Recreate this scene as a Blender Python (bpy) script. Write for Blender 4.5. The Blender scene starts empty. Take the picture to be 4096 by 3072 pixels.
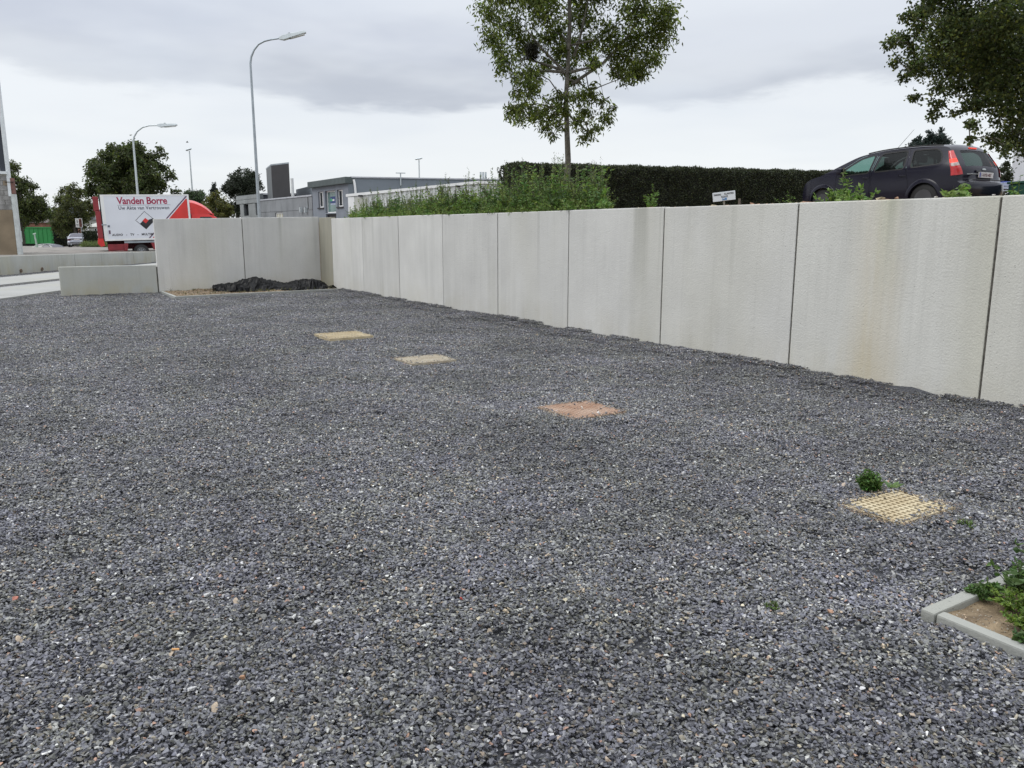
import bpy, bmesh, math, random
import numpy as np
from mathutils import Vector, Matrix
from mathutils.geometry import tessellate_polygon
random.seed(7); rng = np.random.default_rng(11)
S = bpy.context.scene
COL = S.collection
R = math.radians
# ------------------------------------------------------------------ camera, sky, sun
FPX, PITCH, YAW, CAMH = 802.7, .1892, .5574, 1.451
cam = bpy.data.cameras.new('camera'); camo = bpy.data.objects.new('camera', cam); COL.objects.link(camo)
camo.location = (0, 0, CAMH)
camo.rotation_euler = (math.pi/2 - PITCH, 0, -YAW)
cam.sensor_fit = 'HORIZONTAL'; cam.sensor_width = 36; cam.lens = 36*FPX/1024
cam.clip_start = .05; cam.clip_end = 3000
S.camera = camo
S.view_settings.view_transform = 'Standard'; S.view_settings.look = 'None'
S.view_settings.exposure = 0; S.view_settings.gamma = 1
S.view_settings.use_curve_mapping = False
try:
    S.render.engine = 'CYCLES'
except Exception: pass
SUN_EL, SUN_AZ = R(48), R(-75)      # azimuth from +y towards +x: sun behind cloud, off to the left
w = bpy.data.worlds.new('World'); S.world = w; w.use_nodes = True
nt = w.node_tree; N = nt.nodes; Lk = nt.links
for n in list(N): N.remove(n)
def nd(t, **k):
    n = N.new(t)
    for a, b in k.items(): setattr(n, a, b)
    return n
out = nd('ShaderNodeOutputWorld'); bg = nd('ShaderNodeBackground'); Lk.new(bg.outputs[0], out.inputs[0])
sky = nd('ShaderNodeTexSky', sky_type='NISHITA', sun_disc=False); sky.sun_elevation = SUN_EL; sky.sun_rotation = SUN_AZ
tc = nd('ShaderNodeTexCoord')
sep = nd('ShaderNodeSeparateXYZ'); Lk.new(tc.outputs['Generated'], sep.inputs[0])
def m(op, a, b=None, c=None, nn=None, ll=None):
    nn = nn or N; ll = ll or Lk
    n = nn.new('ShaderNodeMath'); n.operation = op
    for i, v in enumerate((a, b, c)):
        if v is None: continue
        if isinstance(v, (int, float)): n.inputs[i].default_value = v
        else: ll.new(v, n.inputs[i])
    return n.outputs[0]
# clouds: direction / (z + k) spreads the layer towards the horizon
zz = m('MAXIMUM', sep.outputs[2], 0.0)
den = m('ADD', zz, .10)
cx = m('DIVIDE', sep.outputs[0], den); cyy = m('DIVIDE', sep.outputs[1], den)
cmb = nd('ShaderNodeCombineXYZ'); Lk.new(cx, cmb.inputs[0]); Lk.new(cyy, cmb.inputs[1])
def noise(vec, sc, det, ro, off=(0, 0, 0)):
    mp = nd('ShaderNodeMapping'); mp.inputs['Location'].default_value = off; Lk.new(vec, mp.inputs[0])
    n = nd('ShaderNodeTexNoise'); n.inputs['Scale'].default_value = sc; n.inputs['Detail'].default_value = det
    n.inputs['Roughness'].default_value = ro; Lk.new(mp.outputs[0], n.inputs['Vector']); return n.outputs[0]
n1 = noise(cmb.outputs[0], .42, 5, .55, (3.1, 1.7, 0)); n2 = noise(cmb.outputs[0], 1.3, 4, .5, (7, 2, 1)); n3 = noise(cmb.outputs[0], .8, 2, .5, (1, 9, 4))
# the heavy grey layer begins about 8.5 degrees up; below it is the bright strip
e = m('ADD', sep.outputs[2], m('ADD', m('MULTIPLY', m('SUBTRACT', n2, .5), .085), m('MULTIPLY', m('SUBTRACT', noise(cmb.outputs[0], 4.5, 5, .6, (2, 3, 0)), .5), .02)))
def ramp(val, pts):
    r = nd('ShaderNodeValToRGB'); r.color_ramp.interpolation = 'EASE'
    while len(r.color_ramp.elements) < len(pts): r.color_ramp.elements.new(.5)
    for el, (p, c) in zip(r.color_ramp.elements, pts): el.position = p; el.color = (*c, 1)
    Lk.new(val, r.inputs[0]); return r.outputs[0]
base = ramp(e, [(0.0, (.79, .82, .85)), (.07, (.83, .855, .875)), (.142, (.80, .83, .865)), (.163, (.51, .54, .605)), (.215, (.55, .585, .67)), (.27, (.68, .72, .795)), (.36, (.74, .77, .84)), (1.0, (.9, .93, .97))])
def mixc(f, a, b, bt='MIX'):
    mx = nd('ShaderNodeMix', data_type='RGBA', blend_type=bt)
    if isinstance(f, (int, float)): mx.inputs[0].default_value = f
    else: Lk.new(f, mx.inputs[0])
    for i, v in ((6, a), (7, b)):
        if isinstance(v, tuple): mx.inputs[i].default_value = (*v, 1)
        else: Lk.new(v, mx.inputs[i])
    return mx.outputs[2]
mask = ramp(n1, [(.42, (0, 0, 0)), (.62, (1, 1, 1))])
c1 = mixc(m('MULTIPLY', mask, .5), base, (.86, .89, .92))
mask3 = ramp(n3, [(.45, (0, 0, 0)), (.7, (1, 1, 1))])
c2 = mixc(m('MULTIPLY', mask3, .32), c1, (.66, .71, .79))
# overcast sky: three times as bright overhead as at the horizon (CIE), starting above the frame
lum = m('ADD', 1.0, m('MULTIPLY', m('POWER', m('MAXIMUM', m('SUBTRACT', sep.outputs[2], .30), 0.0), 1.0), 2.3))
sc = nd('ShaderNodeVectorMath', operation='SCALE'); Lk.new(c2, sc.inputs[0]); Lk.new(lum, sc.inputs['Scale'])
sks = nd('ShaderNodeVectorMath', operation='SCALE'); Lk.new(sky.outputs[0], sks.inputs[0]); sks.inputs['Scale'].default_value = .012
ad = nd('ShaderNodeVectorMath', operation='ADD'); Lk.new(sc.outputs[0], ad.inputs[0]); Lk.new(sks.outputs[0], ad.inputs[1])
Lk.new(ad.outputs[0], bg.inputs[0]); bg.inputs[1].default_value = 1.0
sun = bpy.data.lights.new('sun', 'SUN'); sun.energy = 1.0; sun.angle = R(30); sun.color = (1, .97, .92)
suno = bpy.data.objects.new('sun', sun); COL.objects.link(suno)
sd = Vector((math.sin(SUN_AZ)*math.cos(SUN_EL), math.cos(SUN_AZ)*math.cos(SUN_EL), math.sin(SUN_EL)))
suno.rotation_euler = (-sd).to_track_quat('-Z', 'Y').to_euler()

# ------------------------------------------------------------------ surveying helpers (pixel of the 1024 px photo -> place)
cp, sp, cy, sy = math.cos(PITCH), math.sin(PITCH), math.cos(YAW), math.sin(YAW)
def ray(u, v):
    X = (u-512)/FPX; b = -(v-384)/FPX
    Y = cp+b*sp; Z = -sp+b*cp
    return np.array([cy*X+sy*Y, -sy*X+cy*Y, Z])
def at(u, v, D):
    r = ray(u, v); return np.array([0, 0, CAMH]) + r*(D/(r[0]*sy+r[1]*cy))
def gnd(u, v, z=0.):
    r = ray(u, v); return np.array([0, 0, CAMH]) + r*((z-CAMH)/r[2])
def depth(p): return sy*p[0]+cy*p[1]
def zat(p, v):
    b = -(v-384)/FPX; return CAMH + depth(p)*(b*cp-sp)/(cp+b*sp)
def W(X, D, z=0.): return np.array([cy*X+sy*D, -sy*X+cy*D, z])
# ------------------------------------------------------------------ mesh helpers
def tag(o, label=None, cat=None, group=None, kind=None):
    if label: o['label'] = label
    if cat: o['category'] = cat
    if group: o['group'] = group
    if kind: o['kind'] = kind
    return o
def empty(name, loc=(0, 0, 0), rz=0, **k):
    o = bpy.data.objects.new(name, None); COL.objects.link(o); o.location = loc; o.rotation_euler = (0, 0, rz)
    o.empty_display_size = .2
    return tag(o, **k)
def link(name, me, parent=None):
    o = bpy.data.objects.new(name, me); COL.objects.link(o)
    if parent is not None:
        o.parent = parent
    return o
def arrmesh(name, V, F, mats, mi=None, col=None, smooth=False):
    """V (n,3), F (k,4) or (k,3) arrays"""
    me = bpy.data.meshes.new(name); V = np.asarray(V, np.float32); F = np.asarray(F, np.int32)
    k, s = F.shape
    me.vertices.add(len(V)); me.vertices.foreach_set('co', V.ravel())
    me.loops.add(k*s); me.loops.foreach_set('vertex_index', F.ravel())
    me.polygons.add(k); me.polygons.foreach_set('loop_start', np.arange(k, dtype=np.int32)*s)
    me.polygons.foreach_set('loop_total', np.full(k, s, np.int32))
    if mi is not None: me.polygons.foreach_set('material_index', np.asarray(mi, np.int32))
    me.polygons.foreach_set('use_smooth', np.full(k, smooth, bool))
    for q in (mats if isinstance(mats, (list, tuple)) else [mats]): me.materials.append(q)
    if col is not None:
        a = me.color_attributes.new('col', 'FLOAT_COLOR', 'POINT')
        c = np.ones((len(V), 4), np.float32); c[:, :3] = col; a.data.foreach_set('color', c.ravel())
    me.update(); me.validate(); return me
class MB:
    def __init__(s): s.v = []; s.f = []; s.m = []; s.off = None
    def add(s, V, F, mi=0):
        o = len(s.v); s.v += [tuple(map(float, p)) for p in V]; s.f += [tuple(i+o for i in q) for q in F]; s.m += [mi]*len(F); return s
    def box(s, x0, x1, y0, y1, z0, z1, mi=0):
        V = [(x, y, z) for z in (z0, z1) for y in (y0, y1) for x in (x0, x1)]
        return s.add(V, [(0, 2, 3, 1), (4, 5, 7, 6), (0, 1, 5, 4), (2, 6, 7, 3), (0, 4, 6, 2), (1, 3, 7, 5)], mi)
    def obox(s, P, d, n, s0, s1, z0, z1, t0, t1, mi=0):
        """box on a vertical face: P origin, d unit along, n unit outward"""
        P = np.array(P[:2]); d = np.array(d[:2]); n = np.array(n[:2])
        V = [(*(P+d*a+n*t), z) for z in (z0, z1) for t in (t0, t1) for a in (s0, s1)]
        return s.add(V, [(0, 2, 3, 1), (4, 5, 7, 6), (0, 1, 5, 4), (2, 6, 7, 3), (0, 4, 6, 2), (1, 3, 7, 5)], mi)
    def tube(s, pts, rad, n=8, mi=0, cap=True):
        pts = [np.array(p, float) for p in pts]; V = []
        if not hasattr(rad, '__len__'): rad = [rad]*len(pts)
        up = None
        for i, p in enumerate(pts):
            d = pts[min(i+1, len(pts)-1)]-pts[max(i-1, 0)]; d /= (np.linalg.norm(d)+1e-9)
            if up is None:
                up = np.array([1., 0, 0]) if abs(d[0]) < .8 else np.array([0, 1., 0])
            a = np.cross(d, up); a /= (np.linalg.norm(a)+1e-9); b = np.cross(d, a); up = np.cross(a, d)*1.0
            for k in range(n):
                t = 2*math.pi*k/n; V.append(p+rad[i]*(math.cos(t)*a+math.sin(t)*b))
        F = [(i*n+k, i*n+(k+1) % n, (i+1)*n+(k+1) % n, (i+1)*n+k) for i in range(len(pts)-1) for k in range(n)]
        if cap: F += [tuple(range(n))[::-1], tuple((len(pts)-1)*n+k for k in range(n))]
        return s.add(V, F, mi)
    def prism(s, poly, a0, a1, axis=1, mi=0):
        """poly in the two other axes, extruded along axis"""
        n = len(poly); V = []
        for a in (a0, a1):
            for p in poly:
                q = list(p); q.insert(axis, a); V.append(q)
        F = [(i, (i+1) % n, n+(i+1) % n, n+i) for i in range(n)] + [tuple(range(n))[::-1], tuple(range(n, 2*n))]
        return s.add(V, F, mi)
    def build(s, name, mats, parent=None, smooth=False, bevel=0, local=None, angle=None):
        me = bpy.data.meshes.new(name)
        V = s.v
        if local is not None: V = [(a-local[0], b-local[1], c-local[2]) for a, b, c in V]
        me.from_pydata(V, [], s.f)
        for q in (mats if isinstance(mats, (list, tuple)) else [mats]): me.materials.append(q)
        me.polygons.foreach_set('material_index', s.m)
        bm = bmesh.new(); bm.from_mesh(me); bmesh.ops.recalc_face_normals(bm, faces=bm.faces)
        if bevel:
            es = [e_ for e_ in bm.edges if len(e_.link_faces) == 2 and e_.calc_face_angle(0) > .6]
            bmesh.ops.bevel(bm, geom=es, offset=bevel, segments=2, profile=.6, affect='EDGES')
        bm.to_mesh(me); bm.free()
        if smooth:
            me.polygons.foreach_set('use_smooth', [True]*len(me.polygons))
            me.set_sharp_from_angle(angle=R(angle or 40))
        me.update()
        o = link(name, me, parent)
        return o
def topmesh(o, loc):
    """move the origin of a top-level mesh object to loc without moving the geometry"""
    o.data.transform(Matrix.Translation(-Vector(loc))); o.location = loc; return o
# ------------------------------------------------------------------ materials
def newmat(name):
    q = bpy.data.materials.new(name); q.use_nodes = True; t = q.node_tree; b = t.nodes['Principled BSDF']; return q, t, b
def mat(name, c, rough=.7, metal=0, var=.12, scale=3., bump=0, bscale=40., c2=None, coat=0, spec=None, det=4):
    q, t, b = newmat(name)
    b.inputs['Roughness'].default_value = rough; b.inputs['Metallic'].default_value = metal
    if coat: b.inputs['Coat Weight'].default_value = coat; b.inputs['Coat Roughness'].default_value = .08
    if spec is not None: b.inputs['Specular IOR Level'].default_value = spec
    tc_ = t.nodes.new('ShaderNodeTexCoord')
    no = t.nodes.new('ShaderNodeTexNoise'); no.inputs['Scale'].default_value = scale; no.inputs['Detail'].default_value = det
    t.links.new(tc_.outputs['Object'], no.inputs['Vector'])
    mx = t.nodes.new('ShaderNodeMix'); mx.data_type = 'RGBA'
    d = c2 or tuple(x*(1-var*1.6) for x in c); l = tuple(min(1, x*(1+var)) for x in c)
    mx.inputs[6].default_value = (*d, 1); mx.inputs[7].default_value = (*l, 1)
    mr = t.nodes.new('ShaderNodeMapRange'); mr.inputs[1].default_value = .3; mr.inputs[2].default_value = .7
    t.links.new(no.outputs[0], mr.inputs[0]); t.links.new(mr.outputs[0], mx.inputs[0]); t.links.new(mx.outputs[2], b.inputs['Base Color'])
    if bump:
        nb = t.nodes.new('ShaderNodeTexNoise'); nb.inputs['Scale'].default_value = bscale; nb.inputs['Detail'].default_value = 3
        t.links.new(tc_.outputs['Object'], nb.inputs['Vector'])
        bp = t.nodes.new('ShaderNodeBump'); bp.inputs['Strength'].default_value = bump; bp.inputs['Distance'].default_value = .01
        t.links.new(nb.outputs[0], bp.inputs['Height']); t.links.new(bp.outputs[0], b.inputs['Normal'])
    return q
def leafmat(name, trans=.35, rough=.5):
    q, t, b = newmat(name); b.inputs['Roughness'].default_value = rough; b.inputs['Specular IOR Level'].default_value = .3
    a = t.nodes.new('ShaderNodeAttribute'); a.attribute_name = 'col'
    t.links.new(a.outputs['Color'], b.inputs['Base Color'])
    tr = t.nodes.new('ShaderNodeBsdfTranslucent')
    hs = t.nodes.new('ShaderNodeHueSaturation'); hs.inputs['Value'].default_value = 1.5; hs.inputs['Saturation'].default_value = 1.15
    t.links.new(a.outputs['Color'], hs.inputs['Color']); t.links.new(hs.outputs[0], tr.inputs[0])
    mx = t.nodes.new('ShaderNodeMixShader'); mx.inputs[0].default_value = trans
    t.links.new(b.outputs[0], mx.inputs[1]); t.links.new(tr.outputs[0], mx.inputs[2])
    t.links.new(mx.outputs[0], t.nodes['Material Output'].inputs[0]); return q
def glassmat(name, tint=(.25, .5, .42), mixf=.5, dark=(.01, .012, .014)):
    """thin tinted glass: part see-through, part dark glossy"""
    q, t, b = newmat(name); b.inputs['Base Color'].default_value = (*dark, 1); b.inputs['Roughness'].default_value = .04
    tr = t.nodes.new('ShaderNodeBsdfTransparent'); tr.inputs[0].default_value = (*tint, 1)
    mx = t.nodes.new('ShaderNodeMixShader'); mx.inputs[0].default_value = mixf
    t.links.new(b.outputs[0], mx.inputs[1]); t.links.new(tr.outputs[0], mx.inputs[2])
    t.links.new(mx.outputs[0], t.nodes['Material Output'].inputs[0]); return q
def concrete(name, base=(.47, .47, .44), streak=.13, stain=None, horiz=(0, 1), dirt=.25, rough_bump=.45, warm=0.):
    q, t, b = newmat(name); n = t.nodes; l = t.links
    b.inputs['Roughness'].default_value = .93; b.inputs['Specular IOR Level'].default_value = .2
    g = n.new('ShaderNodeNewGeometry'); pos = g.outputs['Position']
    def nz(scale, vec=(1, 1, 1), det=4, ro=.55, off=0):
        mp = n.new('ShaderNodeMapping'); mp.inputs['Scale'].default_value = vec; mp.inputs['Location'].default_value = (off, off, off); l.new(pos, mp.inputs[0])
        x = n.new('ShaderNodeTexNoise'); x.inputs['Scale'].default_value = scale; x.inputs['Detail'].default_value = det; x.inputs['Roughness'].default_value = ro
        l.new(mp.outputs[0], x.inputs['Vector']); return x.outputs[0]
    def mr(x, a, b_, c=0., d=1.):
        y = n.new('ShaderNodeMapRange'); y.inputs[1].default_value = a; y.inputs[2].default_value = b_; y.inputs[3].default_value = c; y.inputs[4].default_value = d
        l.new(x, y.inputs[0]); return y.outputs[0]
    def mix(f, a, c, bt='MIX'):
        y = n.new('ShaderNodeMix'); y.data_type = 'RGBA'; y.blend_type = bt
        if isinstance(f, (int, float)): y.inputs[0].default_value = f
        else: l.new(f, y.inputs[0])
        for i, v in ((6, a), (7, c)):
            if isinstance(v, tuple): y.inputs[i].default_value = (*v, 1)
            else: l.new(v, y.inputs[i])
        return y.outputs[2]
    M = lambda *a: m(*a, nn=n, ll=l)
    s_ = g.outputs['Position']; sp_ = n.new('ShaderNodeSeparateXYZ'); l.new(s_, sp_.inputs[0])
    oi = n.new('ShaderNodeObjectInfo')
    blot = mr(nz(1.1, det=5), .3, .7); st = mr(nz(7, (1, 1, .045), 5, .6), .38, .66)
    dk = tuple(x*(1-streak*2) for x in base); lt = tuple(min(1, x*1.05) for x in base)
    c = mix(blot, tuple(x*.92 for x in base), lt)
    c = mix(M('MULTIPLY', M('MULTIPLY', st, mr(nz(.9, off=5), .4, .65)), .55), c, dk)
    c = mix(M('MULTIPLY', mr(nz(16, (1, 1, .02), 4, .7, 3), .55, .72), .22), c, tuple(x*.62 for x in base))
    # splash-back dirt near the foot, broken up by noise
    foot = M('MULTIPLY', mr(sp_.outputs[2], .45, .0), mr(nz(3.2, (1, 1, .6), 5), .38, .62))
    c = mix(M('MULTIPLY', foot, dirt), c, (.38, .34, .22))
    # faint greenish-yellow film
    c = mix(M('MULTIPLY', mr(nz(.7, (1, 1, .3), 3, off=11), .5, .7), .22+warm), c, (.42, .40, .27))
    if stain:
        ax, cen, wd = stain
        sx = sp_.outputs[ax]
        wob = M('MULTIPLY', M('SUBTRACT', nz(1.3, (1, 1, .8), 4), .5), .25)
        d = M('DIVIDE', M('ABSOLUTE', M('SUBTRACT', M('ADD', sx, wob), cen)), wd)
        f = M('MULTIPLY', mr(d, 1.3, .1), mr(nz(9, (1, 1, .06), 4, off=2), .2, .65, .35, 1))
        f2 = M('MULTIPLY', f, mr(sp_.outputs[2], 1.6, .1, .35, .75))
        c = mix(M('MULTIPLY', f2, .85), c, (.50, .41, .235))
        d2 = M('DIVIDE', M('ABSOLUTE', M('SUBTRACT', M('ADD', sx, wob), cen-.1)), wd*.6)
        f3 = M('MULTIPLY', mr(d2, 1, .1), mr(sp_.outputs[2], .8, 1.7, 0, .55))
        c = mix(M('MULTIPLY', f3, .6), c, (.42, .44, .25))
    # pinholes
    vo = n.new('ShaderNodeTexVoronoi'); vo.inputs['Scale'].default_value = 26; l.new(pos, vo.inputs['Vector'])
    pit = M('MULTIPLY', mr(vo.outputs['Distance'], .16, .06), mr(nz(9, off=7), .5, .58))
    c = mix(M('MULTIPLY', pit, .6), c, tuple(x*.4 for x in base))
    gr = nz(150, det=3)
    c = mix(M('MULTIPLY', mr(gr, .35, .7), .25), c, tuple(x*.72 for x in base))
    dr = M('MULTIPLY', mr(nz(3.5, (1, 1, .03), 4, .6, 17), .56, .72), mr(sp_.outputs[2], .4, 1.75, 0, .5))
    c = mix(dr, c, (.27, .27, .235))
    hs = n.new('ShaderNodeHueSaturation'); l.new(mr(oi.outputs['Random'], 0, 1, .94, 1.04), hs.inputs['Value']); l.new(c, hs.inputs['Color']); c = hs.outputs[0]
    l.new(c, b.inputs['Base Color'])
    bp = n.new('ShaderNodeBump'); bp.inputs['Strength'].default_value = rough_bump; bp.inputs['Distance'].default_value = .012
    h = M('SUBTRACT', M('ADD', nz(55, det=4, ro=.65), M('MULTIPLY', nz(14, det=3), .5)), M('MULTIPLY', pit, .7))
    l.new(h, bp.inputs['Height']); l.new(bp.outputs[0], b.inputs['Normal'])
    return q
# ------------------------------------------------------------------ foliage helpers
def unit(a): return a/(np.linalg.norm(a, axis=-1, keepdims=True)+1e-9)
def leaves(P, D, L, Wd, col, curl=.15):
    """P base (n,3), D direction (n,3), L lengths, Wd widths, col (n,3) -> verts, faces, cols"""
    n = len(P); D = unit(D); rnd = rng.normal(size=(n, 3)); side = unit(np.cross(D, rnd)); nor = np.cross(side, D)
    L = np.broadcast_to(L, (n,))[:, None]; Wd = np.broadcast_to(Wd, (n,))[:, None]
    a = P; b = P+D*L*.45+side*Wd*.5+nor*L*curl*.3; c = P+D*L-nor*L*curl; d = P+D*L*.45-side*Wd*.5+nor*L*curl*.3
    V = np.stack([a, b, c, d], 1).reshape(-1, 3); F = np.arange(4*n).reshape(n, 4)
    return V, F, np.repeat(col, 4, 0)
def leafcol(n, base, var=.25, bright=None, pb=.0):
    c = np.array(base)[None]*np.exp(rng.normal(size=(n, 1))*var)*np.exp(rng.normal(size=(n, 3))*.06)
    if bright is not None:
        k = rng.random(n) < pb; c[k] = np.array(bright)[None]*np.exp(rng.normal(size=(k.sum(), 1))*.2)
    return np.clip(c, .005, .6)
BARK = mat('bark', (.09, .085, .065), .9, var=.4, scale=9, bump=.6, bscale=30)
BARKG = mat('bark_grey', (.13, .12, .10), .9, var=.35, scale=12, bump=.6, bscale=30)
LEAF = leafmat('leaf', .45); LEAFD = leafmat('leaf_dark', .15); WEED = leafmat('weed_leaf', .3)
def tree(name, label, base, top, r0, lobes, leafL, leafW, nleaf, col, droop=.6, bright=None, pb=0, mat_l=None, bark=None, clump=.34, fill=.0, limb_r=.35, twigs=True, tips=26, dirz=None, attach=.3):
    """lobes: (centre world, radius m). Trunk > crown."""
    base = np.array(base, float); top = np.array(top, float); T = empty(name, tuple(base), label=label, cat='tree')
    mb = MB(); k = 9
    tp = [base+(top-base)*(i/k)+np.array([math.sin(i*1.3+base[0]), math.cos(i*1.7), 0])*r0*.35*(1 if 0 < i else 0) for i in range(k+1)]
    tr = [r0*(1.25 if i == 0 else 1)*(1-.86*(i/k)**1.1) for i in range(k+1)]
    mb.tube(tp, tr, 9)
    Vs, Fs, Cs = [], [], []; off = 0; tot = sum(r**2.2 for _, r in lobes)
    zlow = min(c[2] for c, r in lobes); H_ = top[2]-base[2]
    nodes = [(p, r_, True) for p, r_ in zip(tp[1:], tr[1:]) if p[2] > base[2]+attach*H_]
    nodes += [((a_+b_)/2, (ra_+rb_)/2, True) for (a_, ra_), (b_, rb_) in zip(zip(tp[1:-1], tr[1:-1]), zip(tp[2:], tr[2:])) if (a_+b_)[2]/2 > base[2]+attach*H_]
    def axd(c): t = min(max((c[2]-base[2])/H_, 0), 1); return np.linalg.norm(c-(base+(top-base)*t))
    for c, r in sorted(lobes, key=lambda q: axd(np.array(q[0]))):
        c = np.array(c, float); best = None
        for p, r_, tk in nodes:
            dv = c-p; dd_ = np.linalg.norm(dv)
            if dd_ < 1e-3: continue
            cost = dd_*(1+.35*max(0, -dv[2]/dd_))*(1.0 if tk else 1.12)+(.25*dd_ if abs(dv[2])/dd_ < .25 and tk else 0)
            if best is None or cost < best[0]: best = (cost, p, r_)
        A = best[1]; rr = max(min(best[2]*.62, r0*limb_r), r0*.06); dd_ = np.linalg.norm(c-A)
        mid = (A+c)/2+rng.normal(size=3)*.07*dd_+np.array([0, 0, .07*dd_])
        mb.tube([A, A*.55+mid*.45, mid, mid*.4+c*.6, c], [rr, rr*.86, rr*.74, rr*.6, rr*.45], 6)
        nodes.append((c, rr*.8, False)); nodes.append((mid, rr*.9, False))
        nt_ = max(8, int(tips)); dirs = unit(rng.normal(size=(nt_, 3))); rad = r*(rng.random((nt_, 1))**.45)
        tipp = c+dirs*rad*np.array([1, 1, .9])
        if twigs:
            for q in tipp[:nt_//2]:
                mb.tube([c+(A-c)*.15*rng.random(), (c+q)/2+rng.normal(size=3)*.08*r, q], [max(rr*.3, .004), max(rr*.2, .003), .002], 4, cap=False)
        n = int(nleaf*r**2.2/tot); ti = rng.integers(0, nt_, n)
        P = tipp[ti]+rng.normal(size=(n, 3))*r*clump*.6; P[:, 2] -= abs(rng.normal(size=n))*r*clump*droop*.5
        D = rng.normal(size=(n, 3)); D[:, 2] = D[:, 2]*.5-droop*1.3 if dirz is None else D[:, 2]*.4+dirz
        cc = leafcol(n, col, .28, bright, pb)*np.exp(rng.normal(size=(nt_, 1))*.22)[ti]
        V, F, C = leaves(P, D, leafL*rng.uniform(.7, 1.25, n), leafW*rng.uniform(.7, 1.2, n), cc)
        Vs.append(V); Fs.append(F+off); Cs.append(C); off += len(V)
    tro = mb.build('trunk', bark or BARK, T, smooth=True, local=base)
    cr = link('crown', arrmesh('crown', np.concatenate(Vs)-base, np.concatenate(Fs), mat_l or LEAF, col=np.concatenate(Cs)), T)
    return T
def px_lobes(lst, D, dz=1.6):
    o = []
    for q in lst:
        u, v, r = q[:3]; dd = q[3] if len(q) > 3 else random.uniform(-dz, dz)
        o.append((at(u, v, D+dd), r*(D+dd)/FPX))
    return o
def auto_lobes(u0, u1, v0, v1, D, n, r, shape='round', dz=2.):
    """lobes filling a crown silhouette"""
    o = []; uc, vc = (u0+u1)/2, (v0+v1)/2; a, b = (u1-u0)/2, (v1-v0)/2
    while len(o) < n:
        x, y = random.uniform(-1, 1), random.uniform(-1, 1)
        if shape == 'round' and x*x+y*y > 1: continue
        if shape == 'cone' and abs(x) > (y+1)/2*.95+.05: continue
        if shape == 'dome' and (y < 0 and x*x+y*y > 1): continue
        rr = r*random.uniform(.75, 1.25)
        o.append((uc+x*(a-rr*.8), vc+y*(b-rr*.8), rr, random.uniform(-dz, dz)))
    return px_lobes(o, D)
# ================================================================== GROUND
WX, WY = 6.943, 20.45            # yard face of the long wall (x) and of the far wall (y)
def hsh(x, y, k=0): return math.sin(x*1.7+k)*math.cos(y*1.3+k*2.1)+.6*math.sin(x*3.9+y*2.7+k)+.35*math.cos(x*8.3-y*6.1+k)
def gz(x, y):
    """gravel surface: gentle waves, heaped a little against the long wall"""
    z = .008*hsh(x, y)
    d = WX-x
    if y < WY+.3: z += (.045+.011*hsh(y*2.3, 3)+.008*math.sin(y*17))*math.exp(-max(d, 0)/.28)
    d2 = WY-y
    if .9 < x < 3.05 and d2 > -.1: z += (.02+.012*hsh(x*3, 1))*math.exp(-max(d2, 0)/.25)
    return z
EARTH = mat('earth', (.20, .15, .095), .97, var=.35, scale=5, bump=1, bscale=30)
FIELD = mat('field_ground', (.09, .10, .05), .97, var=.3, scale=.3)
ASPH = mat('old_asphalt', (.20, .185, .165), .92, var=.2, scale=1.2, bump=.6, bscale=70, det=8)
GBED = mat('gravel_bed', (.060, .062, .070), .9, var=.5, scale=60, bump=1, bscale=60)
SAND = mat('sandy_soil', (.20, .15, .092), .97, var=.28, scale=14, bump=1, bscale=60, c2=(.10, .07, .04), det=8)
def grid(name, xs, ys, zf, m_, kind='structure', fr=None, parent=None):
    V = []; 
    for y in ys:
        for x in xs:
            V.append((x, y, zf(x, y)) if fr is None else tuple(fr(x, y, zf(x, y))))
    nx = len(xs); F = [(j*nx+i, j*nx+i+1, (j+1)*nx+i+1, (j+1)*nx+i) for j in range(len(ys)-1) for i in range(nx-1)]
    o = link(name, arrmesh(name, V, F, m_, smooth=True), parent)
    if kind: o['kind'] = kind
    return o
grid('ground', np.linspace(-900, 900, 3), np.linspace(-900, 900, 3), lambda x, y: -2.2, FIELD)
grid('gravel_bed', np.arange(-14, 7.06, .15), np.arange(-6, 46, .2), lambda x, y: gz(x, y)-.020, GBED)
def aspz(X, D):
    t = min(max((D-50)/36, 0), 1); t = t*t*(3-2*t); z = .36-.75*t
    z -= .95*math.exp(-((X+39)/6.5)**2-((D-68)/5)**2)
    if D > 95: z -= min((D-95)*.012, 1.3)
    return z+.015*hsh(X*.7, D*.5)
def cf(X, D, z): return W(X, D, z)
grid('asphalt_yard', np.arange(-130, -17.0, 1.5).tolist()+[-16.72], np.arange(16, 230, 1.5), aspz, ASPH, fr=cf)
grid('asphalt_road', [-16.71]+np.arange(-15, 70, 3).tolist(), np.arange(42.5, 230, 3), lambda X, D: aspz(X, D)-.004, ASPH, fr=cf)
def tz(x, y):
    z = 1.64+.03*hsh(x*2, y*2)
    t = math.exp(-((x-17.6)/4)**2-((y-11.5)/4)**2); z += .27*min(t*1.6, 1)
    if x < WX+.35: z = 1.655+.02*hsh(x*5, y*5)
    return z
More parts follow.
